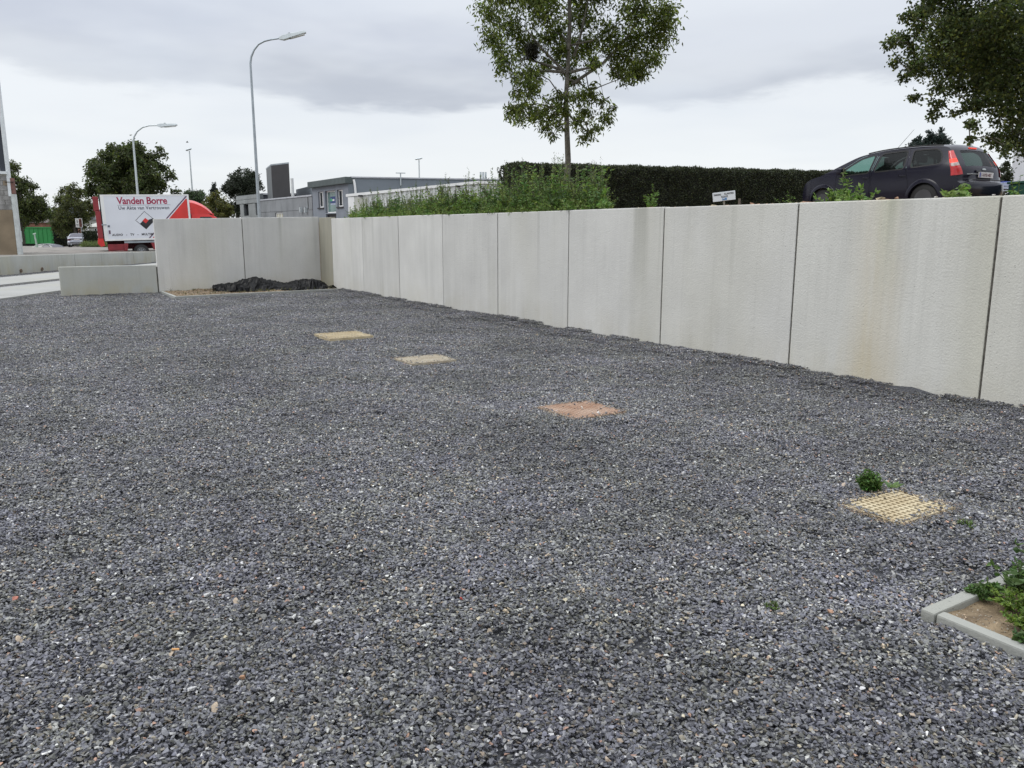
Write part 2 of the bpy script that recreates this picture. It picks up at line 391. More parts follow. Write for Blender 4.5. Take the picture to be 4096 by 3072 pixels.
def terrace():
    xs = [WX+.13]+np.arange(WX+.25, 9, .25).tolist()+np.arange(9, 60, 1.).tolist(); ys = np.arange(-12, 34, .5)
    V = [(x, y, tz(x, y)) for y in ys for x in xs]; nx = len(xs)
    F = [(j*nx+i, j*nx+i+1, (j+1)*nx+i+1, (j+1)*nx+i) for j in range(len(ys)-1) for i in range(nx-1)]
    b0 = len(V)
    # skirts
    ring = [j*nx for j in range(len(ys))]; V += [(V[i][0]+.01, V[i][1], -.5) for i in ring]
    F += [(ring[k], ring[k+1], b0+k+1, b0+k) for k in range(len(ring)-1)]
    b1 = len(V); top = [(len(ys)-1)*nx+i for i in range(nx)]; V += [(V[i][0], V[i][1]+.5, -.3) for i in top]
    F += [(top[k], top[k+1], b1+k+1, b1+k) for k in range(nx-1)]
    o = link('raised_bank', arrmesh('raised_bank', V, F, EARTH, smooth=False)); o['kind'] = 'structure'
terrace()
# pale concrete lanes running away on the left
LANE = concrete('lane_concrete', (.33, .33, .315), .05, dirt=0, rough_bump=.2)
def slabrow(name, X0, X1, D0, D1, n, m_, z0, ztop, parent, gap=.006, piece='slab', bev=.006, loc=None, jit=0.):
    """row of separate pieces along the view-depth direction, in camera-aligned plan coordinates"""
    s = (D1-D0)/n
    for i in range(n):
        a, b = D0+i*s+gap, D0+(i+1)*s-gap; q = MB(); V = []; j = jit*math.sin(i*2.3)
        za, zb = (ztop(a), ztop(b)) if callable(ztop) else (ztop, ztop)
        for k in (0, 1):
            for X, D in ((X0, a), (X1, a), (X1, b), (X0, b)): V.append(W(X, D, z0 if k == 0 else (za if D == a else zb)+j))
        q.add(V, [(0, 3, 2, 1), (4, 5, 6, 7), (0, 1, 5, 4), (1, 2, 6, 5), (2, 3, 7, 6), (3, 0, 4, 7)])
        q.build(piece, m_, parent, bevel=bev, local=loc if loc is not None else (0, 0, 0))
for X0, X1 in ((-15.7, -13.55), (-12.95, -10.85)):
    o = W(X0, 8); T = empty('concrete_lane', tuple(o), kind='structure')
    slabrow('x', X0, X1, 8, 41, 10, LANE, -.15, .035, T, loc=o, jit=.003)
# ================================================================== CONCRETE WALLS
C1 = concrete('wall_concrete', (.60, .592, .56))
C2 = concrete('wall_concrete_stained', (.59, .582, .54), stain=(1, 4.66, .27), warm=.15)
C3 = concrete('wall_concrete_far', (.59, .583, .555), .12, dirt=.35)
C4 = concrete('wall_concrete_corner', (.34, .325, .265), .2, dirt=.5, warm=.1)
C5 = concrete('wall_concrete_low', (.43, .435, .40), .12, dirt=.7, warm=.1)
JNT = mat('joint_dark_filler', (.085, .078, .065), .95, var=.4, scale=20)  # dark brownish filler strips set between the wall panels
T = empty('long_retaining_wall', (WX, 3.591, 0), label='long retaining wall of tall pale concrete panels holding back the weedy bank on the right', cat='wall')
o = np.array([WX, 3.591, 0])
for i in range(-3, 8):
    y0, y1 = 3.591+2*i+.009, 3.591+2*i+2-.009
    if i == 7: y1 = WY-.82
    q = MB(); dx = .0015*math.sin(i*2.9); h = 1.729+.0015*i+.003*math.sin(i*4.1)
    q.box(WX+dx, WX+.12+dx, y0, y1, -.25, h)
    q.build('panel', C2 if i == 0 else C1, T, bevel=.011, local=o)
q = MB()
for i in range(-2, 8):
    y = 3.591+2*i; q.box(WX+.009, WX+.115, y-.0085, y+.0085, -.2, 1.715)
q.build('joint_filler', JNT, T, local=o)
q = MB(); A = np.array([WX, WY-.815]); B = np.array([WX-.03, WY-.004]);
# corner piece, set a little askew between the two walls
q.add([(WX-.001, WY-.815, -.25), (WX-.035, WY+.0, -.25), (WX+.12, WY+.0, -.25), (WX+.12, WY-.815, -.25), (WX-.001, WY-.815, 1.768), (WX-.035, WY+.0, 1.768), (WX+.12, WY+.0, 1.768), (WX+.12, WY-.815, 1.768)],
      [(0, 1, 2, 3), (4, 7, 6, 5), (0, 4, 5, 1), (1, 5, 6, 2), (2, 6, 7, 3), (3, 7, 4, 0)])
q.build('corner_panel', C4, T, bevel=.01, local=o)
T = empty('far_retaining_wall', (2.97, WY, 0), label='tall two panel concrete wall at the far end of the gravel, behind the sandy bed', cat='wall')
o = np.array([2.97, WY, 0])
for x0, x1, h0, h1 in ((2.985, 4.97, 1.71, 1.75), (4.985, WX-.04, 1.752, 1.79)):
    q = MB(); V = [(x, y, z) for x, y in ((x0, WY), (x1, WY), (x1, WY+.12), (x0, WY+.12)) for z in (-.25,)] + [(x0, WY, h0), (x1, WY, h1), (x1, WY+.12, h1), (x0, WY+.12, h0)]
    q.add(V, [(0, 3, 2, 1), (4, 5, 6, 7), (0, 1, 5, 4), (1, 2, 6, 5), (2, 3, 7, 6), (3, 0, 4, 7)]); q.build('panel', C3, T, bevel=.011, local=o)
q = MB(); q.box(4.968, 4.987, WY+.010, WY+.10, -.2, 1.72); q.build('joint_filler', JNT, T, local=o)
q = MB().box(.965, 2.955, WY, WY+.12, -.25, .655).box(2.95, 2.99, WY+.03, WY+.1, -.2, .62, 1)
q = q.build('low_wall', [C5, JNT], bevel=.01); topmesh(q, (.965, WY, 0)); tag(q, 'single low concrete wall panel with rusty scuffs butting the left end of the tall far wall', 'wall')
T = empty('back_kerb_wall', tuple(W(-16.7, 26.5)), label='knee high row of concrete panels beside the pale lanes, in front of the asphalt', cat='wall')
o = W(-16.7, 26.5)
C6 = concrete('wall_concrete_back', (.44, .45, .42), .2, dirt=.55, warm=.1)
D = [17.5, 22, 26.45, 31.05, 35.9, 40.8]
for a, b in zip(D[:-1], D[1:]):
    slabrow('x', -16.85, -16.72, a, b, 1, C6, -.3, lambda d: .62-(d-26.5)*.0130, T, gap=.012, piece='panel', bev=.012, loc=o)
    slabrow('x', -16.83, -16.75, b-.013, b+.013, 1, LANE, -.2, .55, T, gap=.001, piece='joint_filler', bev=0, loc=o)
RUST = mat('rusty_steel', (.20, .12, .07), .8, metal=.3, var=.4, scale=30)
for u, v in ((23.5, 272.2), (57, 270.4)):      # lifting eyes left in the wall foot
    p = gnd(u, v, .05); X = -16.70; Dd = depth(p); mb = MB(); c = W(X, Dd, .10)
    mb.tube([c+.05*np.array([sy*math.cos(t), cy*math.cos(t), math.sin(t)]) for t in np.linspace(0, 2*math.pi, 13)], .014, 6, cap=False)
    q = mb.build('lifting_eye', RUST, smooth=True); topmesh(q, tuple(c)); tag(q, 'rusty lifting eye at the foot of the low back wall, %s' % ('the left one' if u < 40 else 'the right one'), 'steel ring', 'lifting eyes on the low back wall')
# ================================================================== BED WITH EDGING, TARP
KERB = concrete('kerb_concrete', (.31, .315, .295), .05, dirt=0, rough_bump=.35)
T = empty('far_bed_edging', (3.03, 18.6, 0), label='thin concrete edging strip round the sandy bed below the far wall', cat='kerb'); o = np.array([3.03, 18.6, 0])
def kerb(T, a, b, wd, z, o, gap=.003):
    a = np.array(a, float); b = np.array(b, float); d = (b-a)/np.linalg.norm(b-a); n = np.array([-d[1], d[0]]); a = a+d*gap; b = b-d*gap
    q = MB(); P = [a-n*wd/2, b-n*wd/2, b+n*wd/2, a+n*wd/2]
    q.add([(*p, zz_) for zz_ in (-.2, z) for p in P], [(0, 3, 2, 1), (4, 5, 6, 7), (0, 1, 5, 4), (1, 2, 6, 5), (2, 3, 7, 6), (3, 0, 4, 7)])
    return q.build('kerb_stone', KERB, T, bevel=.008, local=o)
kerb(T, (3.03, 20.44), (3.03, 18.62), .06, .052, o)
for i in range(4):
    x0 = 3.0+i*.985; kerb(T, (x0, 18.6+.1*i), (x0+.985, 18.6+.1*(i+1)), .06, .05+.002*(i % 2), o)
q = grid('sandy_bed', np.arange(3.06, 6.94, .08), np.arange(18.62, 20.45, .07), lambda x, y: .025+.018*hsh(x*3, y*4)+.03*math.exp(-(WY-y)/.2) if y > 18.66+.1*(x-3)/.985 else -.05, SAND)
# black plastic sheet
TARP = mat('black_plastic', (.004, .004, .0045), .33, var=.3, scale=8, bump=.25, bscale=30, spec=.14)
def tarp():
    n, k = 84, 20; V = []
    A, B = np.array([4.12, 20.02]), np.array([6.97, 19.45])
    d = (B-A)/np.linalg.norm(B-A); nn = np.array([d[1], -d[0]]); L = np.linalg.norm(B-A)
    prof = [(0, .17), (.03, .19), (.12, .20), (.22, .27), (.30, .35), (.345, .37), (.37, .28), (.45, .26), (.52, .20), (.60, .22), (.70, .26), (.80, .27), (.85, .27), (.90, .15), (.94, .04), (.955, .10), (.975, .09), (1, .0)]
    wide = [(0, .20), (.1, .38), (.3, .5), (.5, .42), (.75, .45), (.9, .32), (.96, .12), (1, .02)]
    ip = lambda T_, x: np.interp(x, [a for a, b in T_], [b for a, b in T_])
    for i in range(n):
        s = i/(n-1); h = ip(prof, s)*.88; wd = ip(wide, s)
        for j in range(k):
            t = j/(k-1)*2-1        # -1 front, 1 back
            hh = h*(max(0, 1-abs(t)**2.3))**.75
            # creases that run off the peak and along the length
            cr = 0
            for (fx, ft, ph, am) in ((7, 2.2, .3, .03), (12, -2.6, 1.1, .018), (4, 3.5, 2.0, .022), (19, 4, .7, .006)):
                cr += am*(1-abs(math.sin(fx*s*1.6+ft*t+ph+1.3*math.sin(3*s+t*1.4)))*2)
            hh = hh+cr*min(1, hh/.09)
            if s > .02 and t < -.93: hh = max(hh*.5, .012+.008*math.sin(s*60))
            off = t*wd*(1+.10*math.sin(s*23)+.06*math.sin(s*51))
            p = A+d*(L*s+.03*math.sin(t*5+s*9)) - nn*(-off)*-1
            p = A+d*(L*s+.03*math.sin(t*5+s*9)) + nn*(-off)
            V.append((p[0]+random.gauss(0, .006), min(p[1]+random.gauss(0, .008), WY-.02), .035+max(hh+random.gauss(0, .007)*min(1, hh/.08), 0)))
    F = [(i*k+j, i*k+j+1, (i+1)*k+j+1, (i+1)*k+j) for i in range(n-1) for j in range(k-1)]
    F.append(tuple(range(k)))
    me = bpy.data.meshes.new('tarp'); me.from_pydata(V, [], F); me.materials.append(TARP); me.update()
    o = link('plastic_sheet', me); topmesh(o, (4.12, 20, .03)); tag(o, 'crumpled black plastic sheet lying in the sandy bed against the far wall', 'plastic sheet'); return o
tarp()
# near planter in the lower right corner
T = empty('planter_edging', (2.86, 1.56, 0), label='pale concrete edging kerbs meeting in a corner round the weedy bed, lower right', cat='kerb'); o = np.array([2.86, 1.56, 0])
kerb(T, (2.83, 1.565), (3.90, 1.565), .054, .034, o, .001); kerb(T, (3.90, 1.565), (4.9, 1.565), .054, .034, o)
kerb(T, (2.86, .5), (2.86, 1.533), .052, .034, o, .001)
q = grid('planter_soil', np.arange(2.885, 5.0, .05), np.arange(.45, 1.56, .05), lambda x, y: .012+.008*hsh(x*5, y*5)-.01*math.exp(-(x-2.88)/.05), SAND)
# ================================================================== GRATES
PLA = mat('beige_plastic', (.43, .37, .25), .6, var=.22, scale=6, bump=.3, bscale=80, c2=(.36, .28, .16))
PLB = mat('pale_plastic', (.37, .335, .26), .65, var=.2, scale=6, bump=.3, bscale=80, c2=(.33, .27, .19))
PLS = mat('sand_covered_plastic', (.29, .215, .165), .9, var=.3, scale=4, bump=.8, bscale=60, c2=(.24, .125, .07))
DIRT = mat('pit_dirt', (.09, .065, .035), .97, var=.4, scale=20, bump=.8)
GR = [(3.86, 10.60, .62, .64, .034, PLA, 'raised beige plastic grate in the gravel, farthest of the four, nearest the far wall'),
      (3.92, 8.15, .55, .47, .022, PLB, 'pale plastic grate with slanting edge in the gravel, second farthest of the four'),
      (3.88, 5.15, .50, .52, .012, PLS, 'plastic grate smeared with orange brown sand, third of the four from the far wall'),
      (3.90, 2.38, .49, .36, .013, PLA, 'yellowish square mesh grate partly covered by gravel beside a small green weed')]
for gx, gy, wx, wy, z, mm_, lab in GR:
    T = empty('drain_grate', (gx, gy, z), label=lab, cat='drain grate', group='plastic grates sunk in the gravel'); o = (gx, gy, z)
    x0, x1, y0, y1 = gx-wx/2, gx+wx/2, gy-wy/2, gy+wy/2; t = .012; q = MB()
    q.box(x0, x1, y0, y0+t, z-.06, z); q.box(x0, x1, y1-t, y1, z-.06, z); q.box(x0, x0+t, y0+t, y1-t, z-.06, z); q.box(x1-t, x1, y0+t, y1-t, z-.06, z)
    q.build('frame', mm_, T, local=o)
    q = MB(); n = int(round(wx/.038)); s = wx/n
    for i in range(1, n): q.box(x0+i*s-.006, x0+i*s+.006, y0+t, y1-t, z-.03, z-.001)
    n2 = int(round(wy/.036)); s2 = wy/n2
    for i in range(1, n2): q.box(x0+t, x1-t, y0+i*s2-.006, y0+i*s2+.006, z-.028, z-.002 if mm_ is not PLA or gy < 5 else z-.008)
    q.build('mesh_bars', mm_, T, local=o)['kind'] = 'stuff'
    q = MB().box(x0+t, x1-t, y0+t, y1-t, z-.05, z-(.004 if mm_ is PLS else .016 if gy < 5 else .02)); q.build('dirt_infill', PLS if mm_ is PLS else DIRT, T, local=o)
# ================================================================== GRAVEL (real stones)
def hulls(n):
    o = []
    for i in range(n):
        bm = bmesh.new(); k = 9
        for p in unit(rng.normal(size=(k, 3)))*rng.uniform(.75, 1.1, (k, 1)): bm.verts.new(p*np.array([1, rng.uniform(.6, .92), rng.uniform(.30, .58)]))
        r = bmesh.ops.convex_hull(bm, input=bm.verts); bmesh.ops.delete(bm, geom=list({e for e in r['geom_interior'] if isinstance(e, bmesh.types.BMVert)}), context='VERTS')
        bmesh.ops.triangulate(bm, faces=bm.faces); bm.verts.index_update()
        V = np.array([v.co[:] for v in bm.verts]); F = np.array([[v.index for v in f.verts] for f in bm.faces]); o.append((V, F)); bm.free()
    return o
HULL = hulls(28)
PAL = np.array([(.052, .053, .062), (.078, .080, .096), (.108, .110, .122), (.145, .147, .152), (.078, .080, .070), (.18, .18, .168), (.28, .28, .27), (.44, .44, .42), (.23, .185, .135), (.25, .15, .105), (.30, .27, .20), (.085, .078, .062)])
PW = np.array([.15, .20, .19, .14, .08, .075, .038, .007, .020, .006, .010, .078]); PW = PW/PW.sum()
def stones(P, size=(.0063, .0132), pal=None, tilt=.24):
    """P (n,3) centres -> mesh arrays"""
    n = len(P); idx = rng.integers(0, len(HULL), n); Vs, Fs, Cs = [], [], []; off = 0
    r = rng.uniform(size[0], size[1], n)*np.where(rng.random(n) < .04, 1.45, 1)
    col = (PAL[rng.choice(len(PAL), n, p=PW)] if pal is None else np.array(pal)[rng.integers(0, len(pal), n)])*np.exp(rng.normal(size=(n, 1))*.24)
    yaw = rng.uniform(0, 6.283, n); tx = rng.normal(size=n)*tilt; ty = rng.normal(size=n)*tilt
    for h in range(len(HULL)):
        k = np.where(idx == h)[0]
        if not len(k): continue
        V, F = HULL[h]; c, s = np.cos(yaw[k]), np.sin(yaw[k]); A = V[None]*r[k, None, None]
        x, y, z = A[..., 0], A[..., 1], A[..., 2]
        z2 = z+x*tx[k, None]+y*ty[k, None]; X = c[:, None]*x-s[:, None]*y; Y = s[:, None]*x+c[:, None]*y
        B = np.stack([X, Y, z2], -1)+P[k][:, None]; nv = len(V)
        Vs.append(B.reshape(-1, 3)); Fs.append((F[None]+(np.arange(len(k))*nv)[:, None, None]).reshape(-1, 3)+off); off += len(k)*nv
        Cs.append(np.repeat(col[k], nv, 0))
    return np.concatenate(Vs), np.concatenate(Fs), np.concatenate(Cs)
STONE, t_, b_ = newmat('gravel_stone'); b_.inputs['Roughness'].default_value = .52; b_.inputs['Specular IOR Level'].default_value = .55
a_ = t_.nodes.new('ShaderNodeAttribute'); a_.attribute_name = 'col'; g_ = t_.nodes.new('ShaderNodeNewGeometry')
nz_ = t_.nodes.new('ShaderNodeTexNoise'); nz_.inputs['Scale'].default_value = .8; nz_.inputs['Detail'].default_value = 6; t_.links.new(g_.outputs['Position'], nz_.inputs['Vector'])
mr_ = t_.nodes.new('ShaderNodeMapRange'); mr_.inputs[1].default_value = .3; mr_.inputs[2].default_value = .7; mr_.inputs[3].default_value = .78; mr_.inputs[4].default_value = 1.42; t_.links.new(nz_.outputs[0], mr_.inputs[0])
nf_ = t_.nodes.new('ShaderNodeTexNoise'); nf_.inputs['Scale'].default_value = 260; nf_.inputs['Detail'].default_value = 2; t_.links.new(g_.outputs['Position'], nf_.inputs['Vector'])
mf_ = t_.nodes.new('ShaderNodeMapRange'); mf_.inputs[1].default_value = .3; mf_.inputs[2].default_value = .7; mf_.inputs[3].default_value = .75; mf_.inputs[4].default_value = 1.3; t_.links.new(nf_.outputs[0], mf_.inputs[0])
k_ = m('MULTIPLY', mr_.outputs[0], mf_.outputs[0], nn=t_.nodes, ll=t_.links)
vs_ = t_.nodes.new('ShaderNodeVectorMath'); vs_.operation = 'SCALE'; t_.links.new(a_.outputs['Color'], vs_.inputs[0]); t_.links.new(k_, vs_.inputs['Scale']); hz_ = t_.nodes.new('ShaderNodeTexNoise'); hz_.inputs['Scale'].default_value = 1.9; hz_.inputs['Detail'].default_value = 5; t_.links.new(g_.outputs['Position'], hz_.inputs['Vector'])
hr_ = t_.nodes.new('ShaderNodeValToRGB'); hr_.color_ramp.elements[0].position = .38; hr_.color_ramp.elements[1].position = .62; hr_.color_ramp.elements[0].color = (1.0, .985, 1.035, 1); hr_.color_ramp.elements[1].color = (1.02, 1.02, .965, 1)
hm_ = t_.nodes.new('ShaderNodeVectorMath'); hm_.operation = 'MULTIPLY'; t_.links.new(hz_.outputs[0], hr_.inputs[0]); t_.links.new(vs_.outputs[0], hm_.inputs[0]); t_.links.new(hr_.outputs[0], hm_.inputs[1]); t_.links.new(hm_.outputs[0], b_.inputs['Base Color'])
TR = .30; tiles = bpy.data.collections.new('gravel_patches')
for i in range(7):
    n = 1900; a = rng.uniform(0, 6.283, n); rr = TR*np.sqrt(rng.random(n)); z = rng.uniform(-.010, .005, n)
    P = np.stack([rr*np.cos(a), rr*np.sin(a), z], 1); P[:, 2] += .004*np.sin(P[:, 0]*31+i)+.004*np.cos(P[:, 1]*27+i)
    V, F, C = stones(P); oo = bpy.data.objects.new('gravel_patch', arrmesh('gravel_patch', V, F, STONE, col=C)); tiles.objects.link(oo)
ZN = [(gx-wx/2+.02, gx+wx/2-.02, gy-wy/2+.02, gy+wy/2-.02) for gx, gy, wx, wy, *_ in GR]

BL = [(2.835, 6, -2, 1.595), (3.0, 7.2, 18.62, 20.6)]
LN = [(-15.7, -13.55), (-12.95, -10.85)]
def hit(x, y, r):
    for a, b, c, d in ZN+BL:
        if a-r < x < b+r and c-r < y < d+r: return True
    X, D = cy*x-sy*y, sy*x+cy*y
    if any(a-r < X < b+r for a, b in LN): return True
    return X < -16.72+r-.05
def inside(x, y):
    j = .018*math.sin(x*61+y*23)+.015*math.sin(x*29-y*47)
    for i, (a, b, c, d) in enumerate(ZN+BL):
        e_ = j*(1.0 if i < 4 else .35)
        if i == 5:
            if x > 3.0 and y > 18.57+.1*(x-3)/.985 and y < 20.6: return True
            continue
        if a+e_ < x < b-e_ and c+e_ < y < d-e_: return True
    X, D = cy*x-sy*y, sy*x+cy*y
    if any(a+j*2 < X < b-j*2 for a, b in LN): return True
    return X < -16.71 or (x > WX+.05)
pts, fill = [], []; st = .33
for i in range(int(60/st)):
    for j in range(int(60/st)):
        x = -20+i*st+random.uniform(-.06, .06); y = -1+j*st+random.uniform(-.06, .06)
        X, D = cy*x-sy*y, sy*x+cy*y
        if D < .9 or D > 36 or abs(X) > .68*D+1.4 or x > WX+.12: continue
        if y > WY+.1 and (x > 3.1) : continue
        if y > WY and x > .9 and D < 36: pass
        if hit(x, y, TR-.02):
            if D < 14 or (D < 26 and X > -10) : fill.append((x, y))
            elif not inside(x, y): pts.append((x, y, gz(x, y)-.004))
        else: pts.append((x, y, gz(x, y)))
FP = []
for x, y in fill:
    D = sy*x+cy*y; n = int((1500 if D < 7 else 1100 if D < 12 else 600)); q = rng.uniform(-st*.6, st*.6, (n, 2))+np.array([x, y])
    for a, b in q:
        if not inside(a, b):
            if a > 2.8 and a < 5 and 1.533 < b < 1.6: continue
            FP.append((a, b, gz(a, b)+random.uniform(-.006, .006)))
FP = np.array(FP)
# the gravel laps over the grate rims
ex = []
for gi, (gx, gy, wx, wy, z, *_) in enumerate(GR):
    nst = (50, 60, 110, 190)[gi]
    for _i in range(nst):
        s = random.choice('lrtb'); a = random.uniform(-.5, .5); e_ = abs(random.gauss(0, .022))
        px = gx-wx/2+e_ if s == 'l' else gx+wx/2-e_ if s == 'r' else gx+a*wx; py = gy+wy/2-e_ if s == 't' else gy-wy/2+e_ if s == 'b' else gy+a*wy
        ex.append((px, py, z+.005))
    for _i in range((6, 6, 22, 14)[gi]): ex.append((gx+random.uniform(-.45, .45)*wx, gy+random.uniform(-.45, .45)*wy, z+.004))
V, F, C = stones(np.concatenate([FP, np.array(ex)]))

o = link('gravel_edge', arrmesh('gravel_edge', V, F, STONE, col=C)); tag(o, 'dark grey crushed gravel lying close round the grates, kerbs and edging', 'gravel', kind='stuff')
SP = [(.26, .19, .12), (.18, .13, .08), (.32, .25, .17), (.10, .07, .045), (.22, .20, .16)]
Q = np.stack([rng.uniform(2.89, 4.2, 5200), rng.uniform(.6, 1.53, 5200)], 1); P1_ = np.array([(a, b, .012+.008*hsh(a*5, b*5)-.01*math.exp(-(a-2.88)/.05)) for a, b in Q])
Q = np.stack([rng.uniform(3.07, 6.9, 9000), rng.uniform(18.7, 20.4, 9000)], 1); P2_ = np.array([(a, b, .03+.018*hsh(a*3, b*4)+.03*math.exp(-(WY-b)/.2)) for a, b in Q if b > 18.7+.1*(a-3)/.985])
Q = []
for gi, (gx, gy, wx, wy, z, *_) in enumerate(GR):
    for _k in range((250, 350, 900, 1300)[gi]):
        a = random.uniform(0, 6.283); d_ = abs(random.gauss(0, .035)); t_ = random.uniform(-.5, .5); sd__ = random.choice('lltbr')
        Q.append((gx-wx/2-d_+.02, gy+t_*wy, z-.001) if sd__ == 'l' else (gx+wx/2+d_-.02, gy+t_*wy, z-.001) if sd__ == 'r' else (gx+t_*wx, gy+wy/2+d_-.02, z-.001) if sd__ == 't' else (gx+t_*wx, gy-wy/2-d_+.02, z-.001))
P3_ = np.array(Q)
for P_, sz, lab in ((P3_, (.002, .007), 'brown dirt crumbs gathered round the rims of the four grates'), (P1_, (.0015, .006), 'brown crumbs of soil on the near planter bed'), (P2_, (.004, .016), 'brown crumbs of soil on the far sandy bed')):
    V, F, C = stones(P_, sz, SP, .5); o = link('soil_crumbs', arrmesh('soil_crumbs', V, F, STONE, col=C)); tag(o, lab, 'soil', kind='stuff')
me = bpy.data.meshes.new('gravel'); me.from_pydata(pts, [], []); o = link('gravel', me); tag(o, 'dark bluish grey crushed stone gravel covering the whole yard', 'gravel', kind='stuff')
ng = bpy.data.node_groups.new('gravel_spread', 'GeometryNodeTree')
ng.interface.new_socket('Geometry', in_out='INPUT', socket_type='NodeSocketGeometry'); ng.interface.new_socket('Geometry', in_out='OUTPUT', socket_type='NodeSocketGeometry')
gi_ = ng.nodes.new('NodeGroupInput'); go_ = ng.nodes.new('NodeGroupOutput'); ip_ = ng.nodes.new('GeometryNodeInstanceOnPoints')
ci_ = ng.nodes.new('GeometryNodeCollectionInfo'); ci_.inputs['Collection'].default_value = tiles; ci_.inputs['Separate Children'].default_value = True; ci_.inputs['Reset Children'].default_value = True
rv_ = ng.nodes.new('FunctionNodeRandomValue'); rv_.data_type = 'FLOAT_VECTOR'; rv_.inputs[0].default_value = (0, 0, 0); rv_.inputs[1].default_value = (0, 0, 6.283)
ri_ = ng.nodes.new('FunctionNodeRandomValue'); ri_.data_type = 'INT'; ri_.inputs[4].default_value = 0; ri_.inputs[5].default_value = 6
ng.links.new(gi_.outputs[0], ip_.inputs['Points']); ng.links.new(ci_.outputs[0], ip_.inputs['Instance']); ip_.inputs['Pick Instance'].default_value = True
ng.links.new(ri_.outputs[2], ip_.inputs['Instance Index']); ng.links.new(rv_.outputs[0], ip_.inputs['Rotation']); ng.links.new(ip_.outputs[0], go_.inputs[0])
md = o.modifiers.new('spread', 'NODES'); md.node_group = ng
# a few bigger odd stones and litter one can point at
def stone(name, p, s, c, lab, group=None):
    bm = bmesh.new()
    for q in unit(rng.normal(size=(14, 3)))*rng.uniform(.85, 1.1, (14, 1)): bm.verts.new(Vector(q)*s)
    r = bmesh.ops.convex_hull(bm, input=bm.verts); bmesh.ops.delete(bm, geom=list({e for e in r['geom_interior'] if isinstance(e, bmesh.types.BMVert)}), context='VERTS')
    bmesh.ops.scale(bm, vec=(1, .8, .6), verts=bm.verts); me = bpy.data.meshes.new(name); bm.to_mesh(me); bm.free()
    me.materials.append(mat('stone_'+name, c, .8, var=.25, scale=40, bump=.6, bscale=120)); o = link(name, me); o.location = p; o.rotation_euler = (0, 0, random.uniform(0, 3)); tag(o, lab, 'stone', group); return o
def gp(u, v, up=.012): p = gnd(u, v); return (p[0], p[1], gz(p[0], p[1])+up)
stone('pale_stone', gp(103.5, 670), .018, (.40, .37, .30), 'large pale beige stone in the gravel at the lower left')
stone('white_stone', (*gnd(598, 416.5)[:2], .034), .014, (.75, .75, .72), 'small white stone on the near edge of the orange brown grate')
stone('tan_stone', gp(940, 501), .022, (.36, .31, .22), 'rounded tan stone at the right hand corner of the yellowish grate')
stone('red_stone', gp(461.5, 600), .011, (.42, .06, .04), 'small bright red chip in the middle of the gravel')
stone('brick_chip', gp(15, 601), .016, (.36, .14, .10), 'reddish brick chip in the gravel near the left edge')
stone('orange_chip', gp(830, 616), .015, (.42, .25, .16), 'orange beige chip in the gravel left of the planter corner')
stone('brown_chip', gp(243, 679), .015, (.42, .24, .14), 'orange brown chip in the gravel at the lower left')
c = gnd(176, 654); mb = MB(); d = np.array([cy, -sy, 0]); mb.tube([np.array([c[0], c[1], .018])-d*.0125, np.array([c[0], c[1], .018])+d*.0125], .004, 8)
q = mb.build('cigarette_butt', mat('cork_paper', (.55, .30, .12), .8), smooth=True); topmesh(q, (c[0], c[1], .018)); tag(q, 'small orange cigarette butt on the gravel at the lower left', 'cigarette butt')
# ================================================================== BUILDINGS
def face(P0, P1):
    P0 = np.array(P0[:2], float); P1 = np.array(P1[:2], float); d = P1-P0; L = np.linalg.norm(d); d /= L; n = np.array([d[1], -d[0]])
    if np.dot(n, P0) > 0: n = -n
    return P0, d, n, L
def onface(Fc, u, v):
    P0, d, n, L = Fc; r = ray(u, v); t = np.dot(P0, n)/np.dot(r[:2], n); p = np.array([0, 0, CAMH])+r*t
    return float(np.dot(p[:2]-P0, d)), float(p[2])
def frect(Fc, u0, u1, v0, v1):
    vm, um = (v0+v1)/2, (u0+u1)/2
    return onface(Fc, u0, vm)[0], onface(Fc, u1, vm)[0], onface(Fc, um, v1)[1], onface(Fc, um, v0)[1]
def wallholes(mb, Fc, s0, s1, z0, z1, holes, th=.25, mi=0, t0=0.):
    P0, d, n, L = Fc
    ss = sorted({s0, s1, *[min(max(h[0], s0), s1) for h in holes], *[min(max(h[1], s0), s1) for h in holes]})
    zs = sorted({z0, z1, *[h[2] for h in holes], *[h[3] for h in holes]})
    for a, b in zip(ss[:-1], ss[1:]):
        # merge vertical runs
        run = None
        for c, e_ in zip(zs[:-1], zs[1:]):
            hole = any(h[0]-1e-6 <= a and b <= h[1]+1e-6 and h[2]-1e-6 <= c and e_ <= h[3]+1e-6 for h in holes)
            if hole:
                if run: mb.obox(P0, d, n, a, b, run[0], run[1], t0-th, t0, mi); run = None
            else: run = (run[0] if run else c, e_)
        if run: mb.obox(P0, d, n, a, b, run[0], run[1], t0-th, t0, mi)
